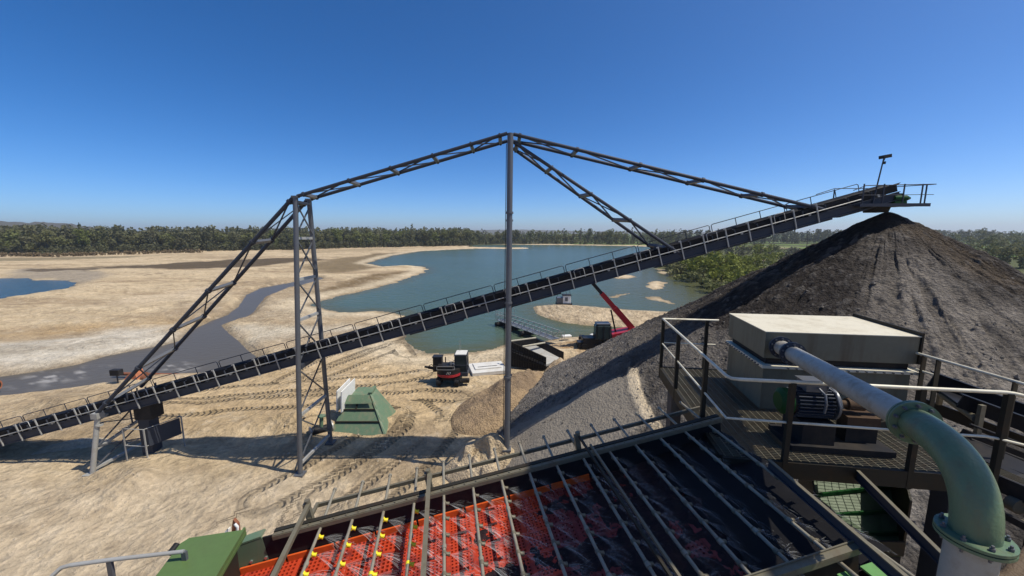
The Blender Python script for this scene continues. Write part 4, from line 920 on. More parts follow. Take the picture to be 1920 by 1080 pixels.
# utility pole far right
P = G(1512, 468, 0); up_ = thing('utility_pole', 'dark wooden utility pole standing in the far field left of the stockpile', 'pole', (P.x, P.y, 0))
b = MB(); b.tube((P.x, P.y, 0), (P.x, P.y, 11.5), .22, .14, n=8); b.build('pole', 'bark', up_); b = MB(); b.bar((P.x - .9, P.y, 10.8), (P.x + .9, P.y, 10.8), .15, .15); b.build('cross_arm', 'bark', up_)

# ------------------------------------------------------------------ trees and shrubs
def leaf_mat(name, c1, c2, c3):
    m = bpy.data.materials.new(name); N, L, B = nodes_of(m)
    tc = N.new('ShaderNodeTexCoord'); oi = N.new('ShaderNodeObjectInfo'); n = N.new('ShaderNodeTexNoise'); n.inputs['Scale'].default_value = .45; n.inputs['Detail'].default_value = 5
    L.new(tc.outputs['Object'], n.inputs['Vector']); r = N.new('ShaderNodeValToRGB'); r.color_ramp.elements[0].position = .32; r.color_ramp.elements[1].position = .68
    r.color_ramp.elements[0].color = tuple(c1) + (1,); r.color_ramp.elements[1].color = tuple(c2) + (1,); L.new(n.outputs['Fac'], r.inputs[0])
    mx = N.new('ShaderNodeMixRGB'); mx.inputs[2].default_value = tuple(c3) + (1,); k = N.new('ShaderNodeMath'); k.operation = 'MULTIPLY'; k.inputs[1].default_value = .75; L.new(oi.outputs['Random'], k.inputs[0]); L.new(k.outputs[0], mx.inputs[0]); L.new(r.outputs[0], mx.inputs[1])
    L.new(mx.outputs[0], B.inputs['Base Color']); B.inputs['Roughness'].default_value = .75; B.inputs['Specular IOR Level'].default_value = .2
    t = N.new('ShaderNodeBsdfTranslucent'); L.new(mx.outputs[0], t.inputs[0]); ms_ = N.new('ShaderNodeMixShader'); ms_.inputs[0].default_value = .3
    L.new(B.outputs[0], ms_.inputs[1]); L.new(t.outputs[0], ms_.inputs[2]); L.new(ms_.outputs[0], N['Material Output'].inputs[0]); M[name] = m
leaf_mat('leaf_dark', (.072, .078, .036), (.145, .155, .064), (.145, .14, .078))
leaf_mat('leaf_mid', (.088, .098, .034), (.17, .185, .060), (.16, .15, .072))
leaf_mat('leaf_bright', (.10, .125, .018), (.22, .235, .036), (.17, .185, .045))
leaf_mat('leaf_bare', (.085, .078, .056), (.13, .122, .09), (.10, .11, .065))
leaf_mat('leaf_fresh', (.09, .115, .03), (.18, .20, .055), (.16, .17, .06))
leaf_mat('leaf_straw', (.20, .15, .085), (.30, .23, .13), (.24, .17, .10))
def crown_np(seed, nf, H, Rr, kind, size):
    rg = np.random.default_rng(seed)
    if kind == 'round':
        k = 14; lc = rg.normal(size=(k, 3)) * [Rr * .46, Rr * .46, H * .22] + [0, 0, H * .55]; lc[:, 2] = np.clip(lc[:, 2], H * .16, H * .88); lr = rg.uniform(.25, .48, k) * Rr * 1.15
    elif kind == 'cone':
        k = 13; z = np.linspace(.16, .97, k); lr = (1.05 - z) * Rr * .75 + .12 * Rr; a = rg.uniform(0, 6.28, k); lc = np.stack([np.cos(a) * lr * .35, np.sin(a) * lr * .35, z * H], 1)
    elif kind == 'slim':
        k = 10; z = np.linspace(.2, .93, k); lr = np.full(k, Rr * .38) * rg.uniform(.7, 1.2, k); lc = np.stack([rg.normal(size=k) * Rr * .25, rg.normal(size=k) * Rr * .25, z * H], 1)
    else:               # shrub
        k = 12; lc = np.stack([rg.normal(size=k) * Rr * .5, rg.normal(size=k) * Rr * .5, rg.uniform(.12, .72, k) * H], 1); lr = rg.uniform(.2, .38, k) * Rr
    w = lr ** 2 / (lr ** 2).sum(); li = rg.choice(k, nf, p=w); d = rg.normal(size=(nf, 3)); d /= np.linalg.norm(d, axis=1)[:, None]
    rad = rg.uniform(.45, 1.12, nf) ** .6
    P = lc[li] + d * (lr[li] * rad)[:, None] * [1, 1, .9]; P[:, 2] = np.maximum(P[:, 2], .1)
    nrm = d + rg.normal(size=(nf, 3)) * .6; nrm /= np.linalg.norm(nrm, axis=1)[:, None]
    t = np.cross(nrm, rg.normal(size=(nf, 3))); t /= np.linalg.norm(t, axis=1)[:, None]; b = np.cross(nrm, t); s = size * rg.uniform(.55, 1.3, nf)[:, None]
    V = np.stack([P - t * s, P - b * s * .7 + nrm * s * .15, P + t * s, P + b * s * .7 - nrm * s * .1], 1).reshape(-1, 3); F = np.arange(nf * 4).reshape(-1, 4)
    return V, F
def tree_proto(name, seed, nf, H, Rr, kind, size, leafm, label, cat, group):
    t_ = thing(name, label, cat, (0, 0, 0), group)
    V, F = crown_np(seed, nf, H, Rr, kind, size); np_mesh('crown' if kind != 'shrub' else 'foliage', V, F, leafm, t_)
    rg = random.Random(seed); b = MB(); top = H * (.9 if kind in ('cone', 'slim') else .6)
    b.path([(0, 0, -.3), (.05, .02, H * .25), (-.05, .05, top)], [H * .018 + .05, H * .014 + .03, .03], 7)
    for k in range(5):
        a = rg.uniform(0, 6.28); z = H * rg.uniform(.18, .55); b.path([(0, 0, z), (math.cos(a) * Rr * .35, math.sin(a) * Rr * .35, z + H * .1), (math.cos(a) * Rr * .65, math.sin(a) * Rr * .65, z + H * .2)], [.1, .06, .02], 5)
    b.build('trunk' if kind != 'shrub' else 'stems', 'bark', t_)
    return t_
ROOTS = {}
KINDS = {
 'evergreen': ('evergreen_tree', [('round', 720, 14.5, 4.0, .62), ('round', 720, 15.5, 4.3, .62), ('cone', 520, 16, 3.2, .58), ('round', 700, 13.5, 4.4, .62)], 'leaf_dark', 'dark evergreen tree in the dense forest edge beyond the sand at left', 'trees of the dark forest edge at left'),
 'broad': ('broadleaf_tree', [('round', 700, 13.5, 4.3, .58), ('round', 700, 14.5, 4.7, .6)], 'leaf_mid', 'mid green broadleaf tree in the forest edge behind the lake', 'green trees of the forest edge'),
 'bright': ('broadleaf_tree', [('round', 620, 13, 4.3, .6)], 'leaf_fresh', 'bright fresh green tree standing out in the forest edge behind the lake', 'bright green trees of the forest edge'),
 'bare': ('bare_tree', [('slim', 190, 15, 2.0, .42), ('slim', 170, 14, 2.2, .42)], 'leaf_bare', 'slender greyish tree in the thin row beyond the far shore', 'slender grey trees behind the far shore'),
 'right': ('broadleaf_tree', [('round', 460, 11, 4.2, .5), ('round', 480, 9, 4.0, .48)], 'leaf_mid', 'green tree in the hedgerows beyond the right slope of the stockpile', 'trees beyond the right slope of the stockpile'),
}
def place(kind, x, y, z, sc):
    nm, vs, lm, lab, grp = KINDS[kind]; k = random.randrange(len(vs)); key = (kind, k)
    if key not in ROOTS:
        kd, nf, H, Rr, sz = vs[k]; r = tree_proto(nm, hash(key) % 1000 if False else 300 + len(ROOTS) * 7, nf, H, Rr, kd, sz, lm, lab, 'tree', grp); ROOTS[key] = r
    else: r = copy_tree(ROOTS[key])
    r.location = (x, y, z); r.rotation_euler = (0, 0, random.uniform(0, 6.28)); r.scale = (sc * random.uniform(.85, 1.15), sc * random.uniform(.85, 1.15), sc * random.uniform(.85, 1.15))
def edge_line(pts, step):
    out = []; acc = 0
    for (ax, ay), (bx, by) in zip(pts[:-1], pts[1:]):
        L_ = math.hypot(bx - ax, by - ay); d = 0
        while acc + d < L_:
            t = (acc + d) / L_; out.append((ax + (bx - ax) * t, ay + (by - ay) * t)); d += step
        acc = acc + d - L_
    return out
LEFT_E = GX([(-60,477),(0,477),(100,478),(200,475),(300,473),(420,470),(560,468),(700,464),(800,462.3),(884,460.5)])
MID_E = GX([(866,459.2),(900,458.2),(960,457.4),(1060,458),(1160,459),(1260,459.5)])
rg = random.Random(11); cnt = 0; SEEDS = []
for row, step in ((0, 7.6), (1, 8.4)):
    for (x, y) in edge_line(LEFT_E, step):
        r = math.hypot(x, y); k = (r + 3 + row * 10 + rg.uniform(-3, 3)) / r; u = 960 + 720 * x / y
        far_r = u > 650
        kind = rg.choices(['evergreen', 'broad', 'bright'], [.5, .42, .08] if not far_r else [.3, .5, .2])[0]
        place(kind, x * k + rg.uniform(-2, 2), y * k, 0, rg.uniform(.85, 1.22)); cnt += 1
for row, step in ((0, 7.5), (1, 9)):
    for (x, y) in edge_line(MID_E, step):
        r = math.hypot(x, y); k = (r + 4 + row * 12 + rg.uniform(-3, 3)) / r
        place(rg.choices(['bare', 'broad', 'evergreen'], [.5, .4, .1])[0], x * k, y * k, 0, rg.uniform(.85, 1.15)); cnt += 1
for u, v, h_ in ((1830, 497, .8), (1858, 500, 1.0), (1885, 502, 1.0), (1912, 503, .9), (1940, 503, 1), (1790, 484, .9), (1812, 488, .8), (1765, 474, 1.1), (1850, 474, 1.3), (1880, 476, 1.2), (1905, 474, 1.3), (1925, 480, 1.2), (1735, 466, 1.2), (1820, 468, 1.4), (1870, 465, 1.5), (1790, 462, 1.5), (1745, 460, 1.5), (1900, 462, 1.6), (1840, 460, 1.6), (1960, 490, 1.2)):
    p = G(u, v); place('right', p.x, p.y, 0, h_ * .95)
print('trees', cnt)
# far wood that reads as one mass
def wood(name, label, edge, depth, n, seed, H, leafm, nf=70, jit=4, size=.95):
    rg = np.random.default_rng(seed); E = np.array(edge); seg = np.hypot(*np.diff(E, axis=0).T); cs = np.concatenate([[0], np.cumsum(seg)]); Vs, Fs = [], []; o = 0
    base = [crown_np(seed + i, nf, H, H * .27, ('round', 'cone', 'slim')[i % 3], size) for i in range(6)]
    for k in range(n):
        s = rg.uniform(0, cs[-1]); x, y = np.interp(s, cs, E[:, 0]), np.interp(s, cs, E[:, 1]); r = np.hypot(x, y); q = (r + jit + depth * rg.uniform(0, 1) ** 1.3) / r; V, F = base[k % 6]
        a = rg.uniform(0, 6.28); ca, sa = np.cos(a), np.sin(a); sc = rg.uniform(.75, 1.1)
        Vs.append(np.stack([(V[:, 0] * ca - V[:, 1] * sa) * sc + x * q, (V[:, 0] * sa + V[:, 1] * ca) * sc + y * q, V[:, 2] * sc], 1)); Fs.append(F + o); o += len(V)
    ob = np_mesh(name, np.concatenate(Vs), np.concatenate(Fs), leafm); ob['kind'] = 'stuff'; ob['label'] = label; ob['category'] = 'forest'
    return ob
wood('forest', 'dark forest mass behind the front trees at left', LEFT_E, 130, 1300, 400, 16, 'leaf_dark', 110, jit=13)
wood('forest', 'hazy far wood behind the lake', MID_E, 150, 260, 410, 14, 'leaf_mid', jit=22)
wood('forest', 'dark row of far trees between conveyor and stockpile', GX([(1250,458.5),(1340,459),(1440,458),(1560,456.5),(1700,456),(1780,455),(2100,458)]), 60, 420, 420, 15, 'leaf_bare', 90, 3)
wood('undergrowth', 'low scrub along the foot of the forest edge', LEFT_E, 10, 520, 440, 5.5, 'leaf_dark', 60, -4, .5)
wood('undergrowth', 'low scrub along the far shore of the lake', MID_E, 8, 160, 450, 5, 'leaf_mid', 60, -1, .55)
wood('dry_scrub', 'straw coloured dry scrub at the edge of the sand on the left', GX([(-60,481),(0,480),(100,481),(200,478),(300,475),(380,473)]), 5, 260, 460, 2.2, 'leaf_straw', 40, -6, .35)
# shrubs on the right bank
sp1 = ('shrub', 'willow shrubs on the right bank of the lake')
SK = [('shrub', 520, 5.2, 3.6, .34, 'leaf_bright', 'bright yellow-green willow shrub on the right bank of the lake'), ('shrub', 480, 3.6, 3.2, .32, 'leaf_mid', 'low dull green shrub at the water edge below the conveyor'), ('shrub', 420, 4.4, 3.4, .32, 'leaf_bare', 'grey-brown bare shrub among the green ones on the right bank')]
SR = {}
def shrub(k, x, y, sc):
    if k not in SR:
        kd, nf, H, Rr, sz, lm, lab = SK[k]; SR[k] = tree_proto('willow_shrub' if k == 0 else 'shrub', 500 + k, nf, H, Rr, kd, sz, lm, lab, 'shrub', ('bright willow shrubs', 'low green shrubs', 'grey shrubs')[k] + ' on the right bank'); r = SR[k]
    else: r = copy_tree(SR[k])
    r.location = (x, y, -.1); r.rotation_euler = (0, 0, random.uniform(0, 6.28)); r.scale = (sc, sc * random.uniform(.85, 1.2), sc * random.uniform(.8, 1.1))
for k, u, v, s_ in ((0,1318,522,1.05),(0,1345,520,1.15),(0,1300,512,.95),(0,1372,512,1.05),(0,1352,536,.9),(0,1390,524,.9),(0,1330,508,1.0),(0,1360,500,.9),(0,1410,510,.8),(0,1395,500,.8),(0,1290,505,.9),(0,1378,530,.8),(0,1430,500,.8),(0,1410,526,.7),
                    (1,1255,505,1.1),(1,1275,513,1.1),(1,1240,498,1.0),(1,1300,525,.9),(1,1325,534,.85),(1,1222,490,1.1),(1,1262,494,1.2),(1,1345,545,.8),(1,1440,512,.8),(1,1460,505,.8),(1,1425,518,.7),(1,1335,487,1.1),(1,1300,490,1.2),
                    (2,1390,484,1.0),(2,1340,480,1.1),(2,1440,480,1.0),(2,1470,487,1.0),(2,1365,478,1.1),(2,1480,478,1.1),(2,1420,476,1.2),(2,1280,484,1.2),(2,1310,476,1.3),(2,1500,484,1.0),
                    (0,1425,482,1.1),(0,1455,492,.9),(0,1350,472,1.3),(0,1380,470,1.3),(1,1400,472,1.4),(1,1450,472,1.3),(1,1490,494,.9),(1,1330,470,1.5),(1,1520,478,1.2),(1,1255,478,1.2)):
    p = G(u, v); shrub(k, p.x, p.y, s_ * 1.3)
# ------------------------------------------------------------------ vibrating wet screen in the foreground
R0 = Vector((2.57, 5.25, 10.23)); Tt = Vector((.985, .172, .164)); Wd = Vector((.172, -.985, 0)); Nn = Tt.cross(-Wd).normalized()
def Q(t, w, n=0.0): return R0 + Tt * t + Wd * w + Nn * n
Tn = Tt.normalized()
scr = thing('vibrating_screen', 'red-decked wet vibrating screen with rows of spray pipes in the foreground', 'screen', Q(-2.5, 1.1, -1.2))
DN = -0.42; TL, TR, WW = -6.6, 0.5, 2.25; TN = 0.12
# side plates, flanges
b = MB(); b.hexa([Q(-5.75, -.01, -1.15), Q(TR, -.01, -1.15), Q(TR, .01, -1.15), Q(-5.75, .01, -1.15), Q(-5.75, -.01, -.03), Q(TR, -.01, -.03), Q(TR, .01, -.03), Q(-5.75, .01, -.03)])
b.build('far_side_plate', 'black_steel', scr)
b = MB(); b.bar(Q(-5.62, -.035, -.012), Q(TR, -.035, -.012), .05, .024, Nn); b.bar(Q(-5.62, -.065, -.045), Q(TR, -.065, -.045), .012, .09, Nn); b.build('top_flange', 'dark_olive', scr)
b = MB(); b.bar(Q(-5.62, .022, -.020), Q(TR, .022, -.020), .052, .02, Nn); b.bar(Q(-5.62, .05, -.045), Q(TR, .05, -.045), .012, .05, Nn)
for k in range(40):
    p = Q(-5.5 + k * .15, .022, -.008); b.tube(p, p + Nn * .012, .011, n=6)
b.build('wear_strip', 'olive_steel', scr)
b = MB(); b.hexa([Q(-6.6, -.012, -.9), Q(-5.753, -.012, -.9), Q(-5.753, .012, -.9), Q(-6.6, .012, -.9), Q(-6.6, -.012, -.12), Q(-5.753, -.012, -.03), Q(-5.753, .012, -.03), Q(-6.6, .012, -.12)])
b.bar(Q(-6.6, -.05, -.10), Q(-5.76, -.05, -.012), .13, .022, Nn)
o = b.build('end_side_plate', 'pale_green', scr)
for k in range(5): b = MB(); b.tube(Q(-6.45 + k * .17, .012, -.30), Q(-6.45 + k * .17, .03, -.30), .018, n=8); b.build('bolt', 'chrome', o)
b = MB(); b.hexa([Q(TL, WW - .01, -1.15), Q(TN, WW - .01, -1.15), Q(TN, WW + .01, -1.15), Q(TL, WW + .01, -1.15), Q(TL, WW - .01, -.03), Q(TN, WW - .01, -.03), Q(TN, WW + .01, -.03), Q(TL, WW + .01, -.03)])
b.build('near_side_plate', 'dark_olive', scr)
b = MB(); b.bar(Q(TL, WW, -.012), Q(.12, WW, -.012), .075, .02, Nn); b.bar(Q(TL, WW + .032, -.04), Q(.12, WW + .032, -.04), .012, .05, Nn); b.bar(Q(TL, WW - .03, .006), Q(.12, WW - .03, .006), .012, .014, Nn)
nb = b.build('near_flange', 'olive_steel', scr)
b = MB(); b.hexa([Q(TR, -.01, -1.15), Q(TR + .02, -.01, -1.15), Q(TR + .02, WW, -1.15), Q(TR, WW, -1.15), Q(TR, -.01, -.3), Q(TR + .02, -.01, -.3), Q(TR + .02, WW, -.45), Q(TR, WW, -.45)]); b.build('feed_end_plate', 'black_steel', scr)
b = MB(); b.hexa([Q(TL, .02, -1.16), Q(TR, .02, -1.16), Q(TR, WW - .02, -1.16), Q(TL, WW - .02, -1.16), Q(TL, .02, -1.12), Q(TR, .02, -1.12), Q(TR, WW - .02, -1.12), Q(TL, WW - .02, -1.12)]); b.build('underpan', 'black_steel', scr)
# perforated polyurethane panels: real holes
def deck(t0, t1, nh, hole, name, label=None, mm='red_mesh'):
    V, F = [], []; mod = .305; tcount = int(round((t1 - t0) / mod)); wcount = 7; wm = (WW - .04) / wcount
    def vtx(t, w, n): V.append(tuple(Q(t, w, n))); return len(V) - 1
    for i in range(tcount):
        for j in range(wcount):
            a0, a1 = t0 + i * mod, t0 + (i + 1) * mod; b0, b1 = .02 + j * wm, .02 + (j + 1) * wm; m_ = .022
            # rim
            for (p0, p1, q0, q1) in ((a0, a1, b0, b0 + m_), (a0, a1, b1 - m_, b1), (a0, a0 + m_, b0 + m_, b1 - m_), (a1 - m_, a1, b0 + m_, b1 - m_)):
                F.append((vtx(p0, q0, DN + .006), vtx(p1, q0, DN + .006), vtx(p1, q1, DN + .006), vtx(p0, q1, DN + .006)))
            ca, cb = (a1 - a0 - 2 * m_) / nh, (b1 - b0 - 2 * m_) / nh
            for x in range(nh):
                for y in range(nh):
                    x0, y0 = a0 + m_ + x * ca, b0 + m_ + y * cb; x1, y1 = x0 + ca, y0 + cb; gx, gy = ca * (1 - hole) / 2, cb * (1 - hole) / 2
                    o = [vtx(x0, y0, DN), vtx(x1, y0, DN), vtx(x1, y1, DN), vtx(x0, y1, DN)]; i_ = [vtx(x0 + gx, y0 + gy, DN), vtx(x1 - gx, y0 + gy, DN), vtx(x1 - gx, y1 - gy, DN), vtx(x0 + gx, y1 - gy, DN)]; l_ = [vtx(x0 + gx, y0 + gy, DN - .03), vtx(x1 - gx, y0 + gy, DN - .03), vtx(x1 - gx, y1 - gy, DN - .03), vtx(x0 + gx, y1 - gy, DN - .03)]
                    for k in range(4):
                        k2 = (k + 1) % 4; F.append((o[k], o[k2], i_[k2], i_[k])); F.append((i_[k], i_[k2], l_[k2], l_[k]))
    V = np.array(V) - np.array(ORG[scr.name]); ob = np_mesh(name, V, np.array(F), mm, scr)
    if label: ob['label'] = label
deck(TL, TL + .305 * 8, 5, .62, 'mesh_deck', 'coarse red perforated deck panels at the lower end')
deck(TL + .305 * 8, TL + .305 * 14, 6, .5, 'mesh_deck', 'finer red perforated deck panels in the middle')
deck(TL + .305 * 14, TL + .305 * 22, 5, .4, 'mesh_deck', 'wet red deck panels at the feed end, shade painted into the colour', 'red_mesh_wet_shade')
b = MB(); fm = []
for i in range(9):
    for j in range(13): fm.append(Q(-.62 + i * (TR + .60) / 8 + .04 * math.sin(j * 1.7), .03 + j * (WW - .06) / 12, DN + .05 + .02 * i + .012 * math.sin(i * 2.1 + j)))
b.add(fm, [(i * 13 + j, i * 13 + j + 1, i * 13 + 14 + j, i * 13 + 13 + j) for i in range(8) for j in range(12)], True); b.build('deck_shade_sheet', 'belt', scr)  # black sheet added over the deck's end, standing in for shade there
b = MB(); rn = random.Random(3)
t = TL
while t < -1.9:
    l_ = rn.uniform(.5, .62); b.bar(Q(t, .035, DN + .03), Q(t + l_ - .03, .035, DN + .03 + rn.uniform(-.004, .006)), .025, .10, Nn); t += l_
b.build('edge_strip', 'orange_trim', scr)
# dark slurry and wet gravel lying on the deck
nt, nw = 260, 110; tg, wg = np.meshgrid(np.linspace(-5.6, TR - .02, nt), np.linspace(.05, WW - .05, nw)); tg, wg = tg.ravel(), wg.ravel()
cov = fbm(tg * 2.2, wg * 2.8, 301, 4) * .9 + fbm(tg * 9, wg * 9, 311, 3) * .45
thr = np.interp(tg, [-5.6, -4.2, -3.0, -2.3, -1.9, -1.2, 0.6], [.64, .52, .42, .30, .06, -.26, -.6]) + .25 * sst(.5 - wg, 0, .5) * (tg < -1.6)
hh = np.clip((cov - thr) * .09, -.03, .06) + .010 * fbm(tg * 30, wg * 16, 321, 3)
Pq = np.array([tuple(Q(0, 0, DN))])[0] + tg[:, None] * np.array(Tt) + wg[:, None] * np.array(Wd) + hh[:, None] * np.array(Nn)
i = np.arange(nw - 1)[:, None] * nt; j = np.arange(nt - 1)[None, :]; F = np.stack([i + j, i + nt + j, i + nt + j + 1, i + j + 1], -1).reshape(-1, 4)[:, ::-1]
keepf = (hh[F] > -.028).any(1)
sm_ = mat('slurry', (0.020, 0.014, 0.016), 0.42, 0.0, (0.045, 0.02, 0.022), 0.8, 7, 0.010, 110)
wgo = np_mesh('wet_gravel', Pq, F[keepf], 'slurry', smooth=True); wgo['kind'] = 'stuff'; wgo['label'] = 'dark wet gravel and slurry sliding down the red screen deck'; wgo['category'] = 'gravel'
# spray pipes with nozzles and water
wm_ = bpy.data.materials.new('spray_water'); N, L, B = nodes_of(wm_); B.inputs['Base Color'].default_value = (.85, .88, .9, 1); B.inputs['Roughness'].default_value = .15; B.inputs['Alpha'].default_value = .12; M['spray_water'] = wm_
rn = random.Random(9)
for k in range(15):
    t = -5.07 + .383 * k
    if t > .45: break
    b = MB(); p0, p1 = Q(t, -.62, -.035), Q(t, WW + .55, -.10)
    b.path([p0, Q(t, -.05, -.075), Q(t, 1.0, -.095), p1], .0185, 9)
    b.tube(p0, p0 + (p0 - p1).normalized() * .03, .027, n=9)
    for w in (.55 + .3 * (k % 3), 1.75): b.tube(Q(t, w, -.095), Q(t, w + .05, -.095), .027, n=9)
    sp = b.build('spray_pipe', 'pipe_olive', scr)
    s = MB()
    for q in range(8):
        w = .16 + q * .265; c = Q(t, w, -.10); a = (Tn * .9 - Nn * .45).normalized()
        z_ = MB(); z_.tube(c, c + a * .055, .017, .022, n=8); z_.tube(c - Wd * .02, c + Wd * .02, .027, n=8); z_.tube(c + a * .055, c + a * .062, .026, n=8); z_.build('nozzle', 'yellow' if k < 4 else 'olive_steel', sp)
        for f in range(26):
            fw = rn.uniform(-.62, .62); le = rn.uniform(.16, .34); d_ = (Tn * .85 + Wd * fw - Nn * rn.uniform(.35, .75)).normalized(); st = rn.uniform(.0, .10)
            p = c + a * .06 + d_ * st; m_ = p + d_ * le * .5; e_ = p + d_ * le - Nn * .05; wd = Vector((0, 0, 1)).cross(d_).normalized() * rn.uniform(.0015, .0035)
            s.add([p - wd * .4, p + wd * .4, m_ + wd, m_ - wd, e_ - wd * 1.4, e_ + wd * 1.4], [(0, 1, 2, 3), (3, 2, 5, 4)])
        for f in range(16):      # splash drops on the deck
            p = Q(t + rn.uniform(.1, .36), w + rn.uniform(-.16, .16), DN + rn.uniform(.005, .05)); r_ = rn.uniform(.003, .009)
            s.add([p + Vector((r_, 0, 0)), p + Vector((0, r_, 0)), p - Vector((r_, 0, 0)), p - Vector((0, r_, 0)), p + Vector((0, 0, r_)), p - Vector((0, 0, r_))], [(0, 1, 4), (1, 2, 4), (2, 3, 4), (3, 0, 4), (1, 0, 5), (2, 1, 5), (3, 2, 5), (0, 3, 5)])
    so = s.build('water_spray', 'spray_water', sp); so['kind'] = 'stuff'
# back rail, brackets and cross members
b = MB(); b.bar(Q(-5.25, -.45, -.085), Q(.5, -.45, -.085), .035, .05, Nn); b.build('pipe_rail', 'olive_steel', scr)
for t, dbl in ((-5.25, False), (-3.72, False), (-1.62, True)):
    b = MB(); b.bar(Q(t, -.16, -.08), Q(t, -.16, .17), .075, .06, Wd); b.bar(Q(t, -.45, -.06), Q(t, -.12, -.04), .04, .04); b.tube(Q(t + .02, -.16, .17), Q(t + .02, -.16, .21), .035, n=8); b.build('bracket', 'olive_steel', scr)
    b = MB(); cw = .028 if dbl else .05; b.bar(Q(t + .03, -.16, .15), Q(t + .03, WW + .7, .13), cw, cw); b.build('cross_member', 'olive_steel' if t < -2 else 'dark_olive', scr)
    if dbl: b = MB(); b.bar(Q(t + .14, -.02, .06), Q(t + .14, WW + .7, .02), cw, cw); b.build('cross_member', 'olive_steel', scr)
# sun patches on the near green floor, built as bright panels
for k in range(7):
    b = MB(); t = -1.35 + k * .235; b.hexa([Q(t, WW + .07, -.16), Q(t + .14, WW + .07, -.16), Q(t + .14, WW + .21, -.16), Q(t, WW + .21, -.16), Q(t, WW + .07, -.14), Q(t + .14, WW + .07, -.14), Q(t + .14, WW + .21, -.14), Q(t, WW + .21, -.14)]); b.build('sun_patch_panel', 'sunlit_green', scr)
b = MB(); b.hexa([Q(-1.2, WW + .1, -.62), Q(1.5, WW + .1, -.62), Q(1.5, WW + 1.0, -.62), Q(-1.2, WW + 1.0, -.62), Q(-1.2, WW + .1, -.60), Q(1.5, WW + .1, -.60), Q(1.5, WW + 1.0, -.60), Q(-1.2, WW + 1.0, -.60)]); b.build('launder_floor', 'black_steel', scr)
b = MB()
for t, w in ((-6.2, .1), (-6.2, 2.1), (-3.2, .1), (-3.2, 2.1), (.3, .1), (.3, 2.1)): p = Q(t, w, -1.2); b.bar(p, (p.x, p.y, -.5), .25, .25, (1, 0, 0))
b.build('support_column', 'dark_steel', scr)

# green discharge cover at lower left, bracket on it, handrail
zc = 9.52; c0, c1 = G(457, 993, zc), G(345, 1010, zc); rdir = (G(405, 1080, zc) - c0).normalized(); ldir = (G(292, 1080, zc) - c1).normalized()
gc = thing('discharge_cover', 'flat green steel cover at the lower left end of the screen', 'cover', (c0 + c1) / 2)
e = Vector((0, 0, -.035)); b = MB(); pts = [c0, c1 + (c0 - c1).normalized() * .05, c1 + ldir * .07, c1 + ldir * 1.7, c0 + rdir * 1.7]; b.prism([p for p in pts], e); b.build('lid', 'green_paint', gc)
b = MB(); b.bar(c0 + Vector((.012, 0, .004)), c0 + rdir * 1.7 + Vector((.012, 0, .004)), .022, .055); b.bar(c0 + Vector((0, .0, -.05)), c0 + rdir * 1.7 + Vector((0, 0, -.05)), .05, .04); b.build('edge_flange', 'green_paint', gc)
b = MB(); m0 = (c0 + c1) / 2; b.hexa([c0 + rdir * .1 + Vector((-.05, 0, -1.2)), c1 + ldir * .1 + Vector((.05, 0, -1.2)), c1 + ldir * 1.6 + Vector((.05, 0, -1.2)), c0 + rdir * 1.6 + Vector((-.05, 0, -1.2)), c0 + rdir * .1 + Vector((-.05, 0, -.07)), c1 + ldir * .1 + Vector((.05, 0, -.07)), c1 + ldir * 1.6 + Vector((.05, 0, -.07)), c0 + rdir * 1.6 + Vector((-.05, 0, -.07))]); b.build('chute_box', 'dark_olive', gc)
b = MB(); b.tube(c1 + Vector((-.03, -.06, -.02)), c1 + Vector((-.03, -.16, -.05)), .035, n=10); b.build('hinge', 'black_steel', gc)
p = D(437, 990, 4.62); br = thing('cable_bracket', 'small rusty brown bracket wrapped in white cable behind the green cover', 'bracket', p)
b = MB(); b.prism([p + Vector((-.03, 0, -.12)), p + Vector((.06, 0, -.12)), p + Vector((.055, 0, .05)), p + Vector((.01, 0, .11)), p + Vector((-.01, 0, .03))], (0, .04, 0)); b.build('plate', 'rust', br)
b = MB(); b.path([p + Vector((-.10, -.02, -.12)), p + Vector((-.06, -.03, -.02)), p + Vector((-.02, -.03, .03)), p + Vector((-.04, -.03, -.08)), p + Vector((.01, -.03, -.10))], .016, 7); b.path([p + Vector((.05, -.03, .08)), p + Vector((.08, -.03, .04)), p + Vector((.07, -.03, -.02))], .016, 7); b.build('cable', 'white_paint', br)
zr = 9.62; hr = thing('handrail', 'thin grey pipe handrail in the bottom left corner', 'railing', G(205, 1050, zr) - Vector((0, 0, 1.1)))
a0, a1, a2 = G(122, 1060, zr), G(205, 1050, zr), G(345, 1034, zr); b = MB(); b.path([a0 + Vector((-.25, -.35, -.32)), a0 + Vector((-.1, -.13, -.1)), a0 + Vector((-.02, -.02, -.01)), a0 + Vector((.05, 0, 0)), a1, a2], .021, 8); b.build('rail', 'galvanised', hr)
for q in (a1, a2): b = MB(); b.bar(q, q - Vector((0, 0, 1.1)), .05, .03); b.build('post', 'grey_steel', hr)

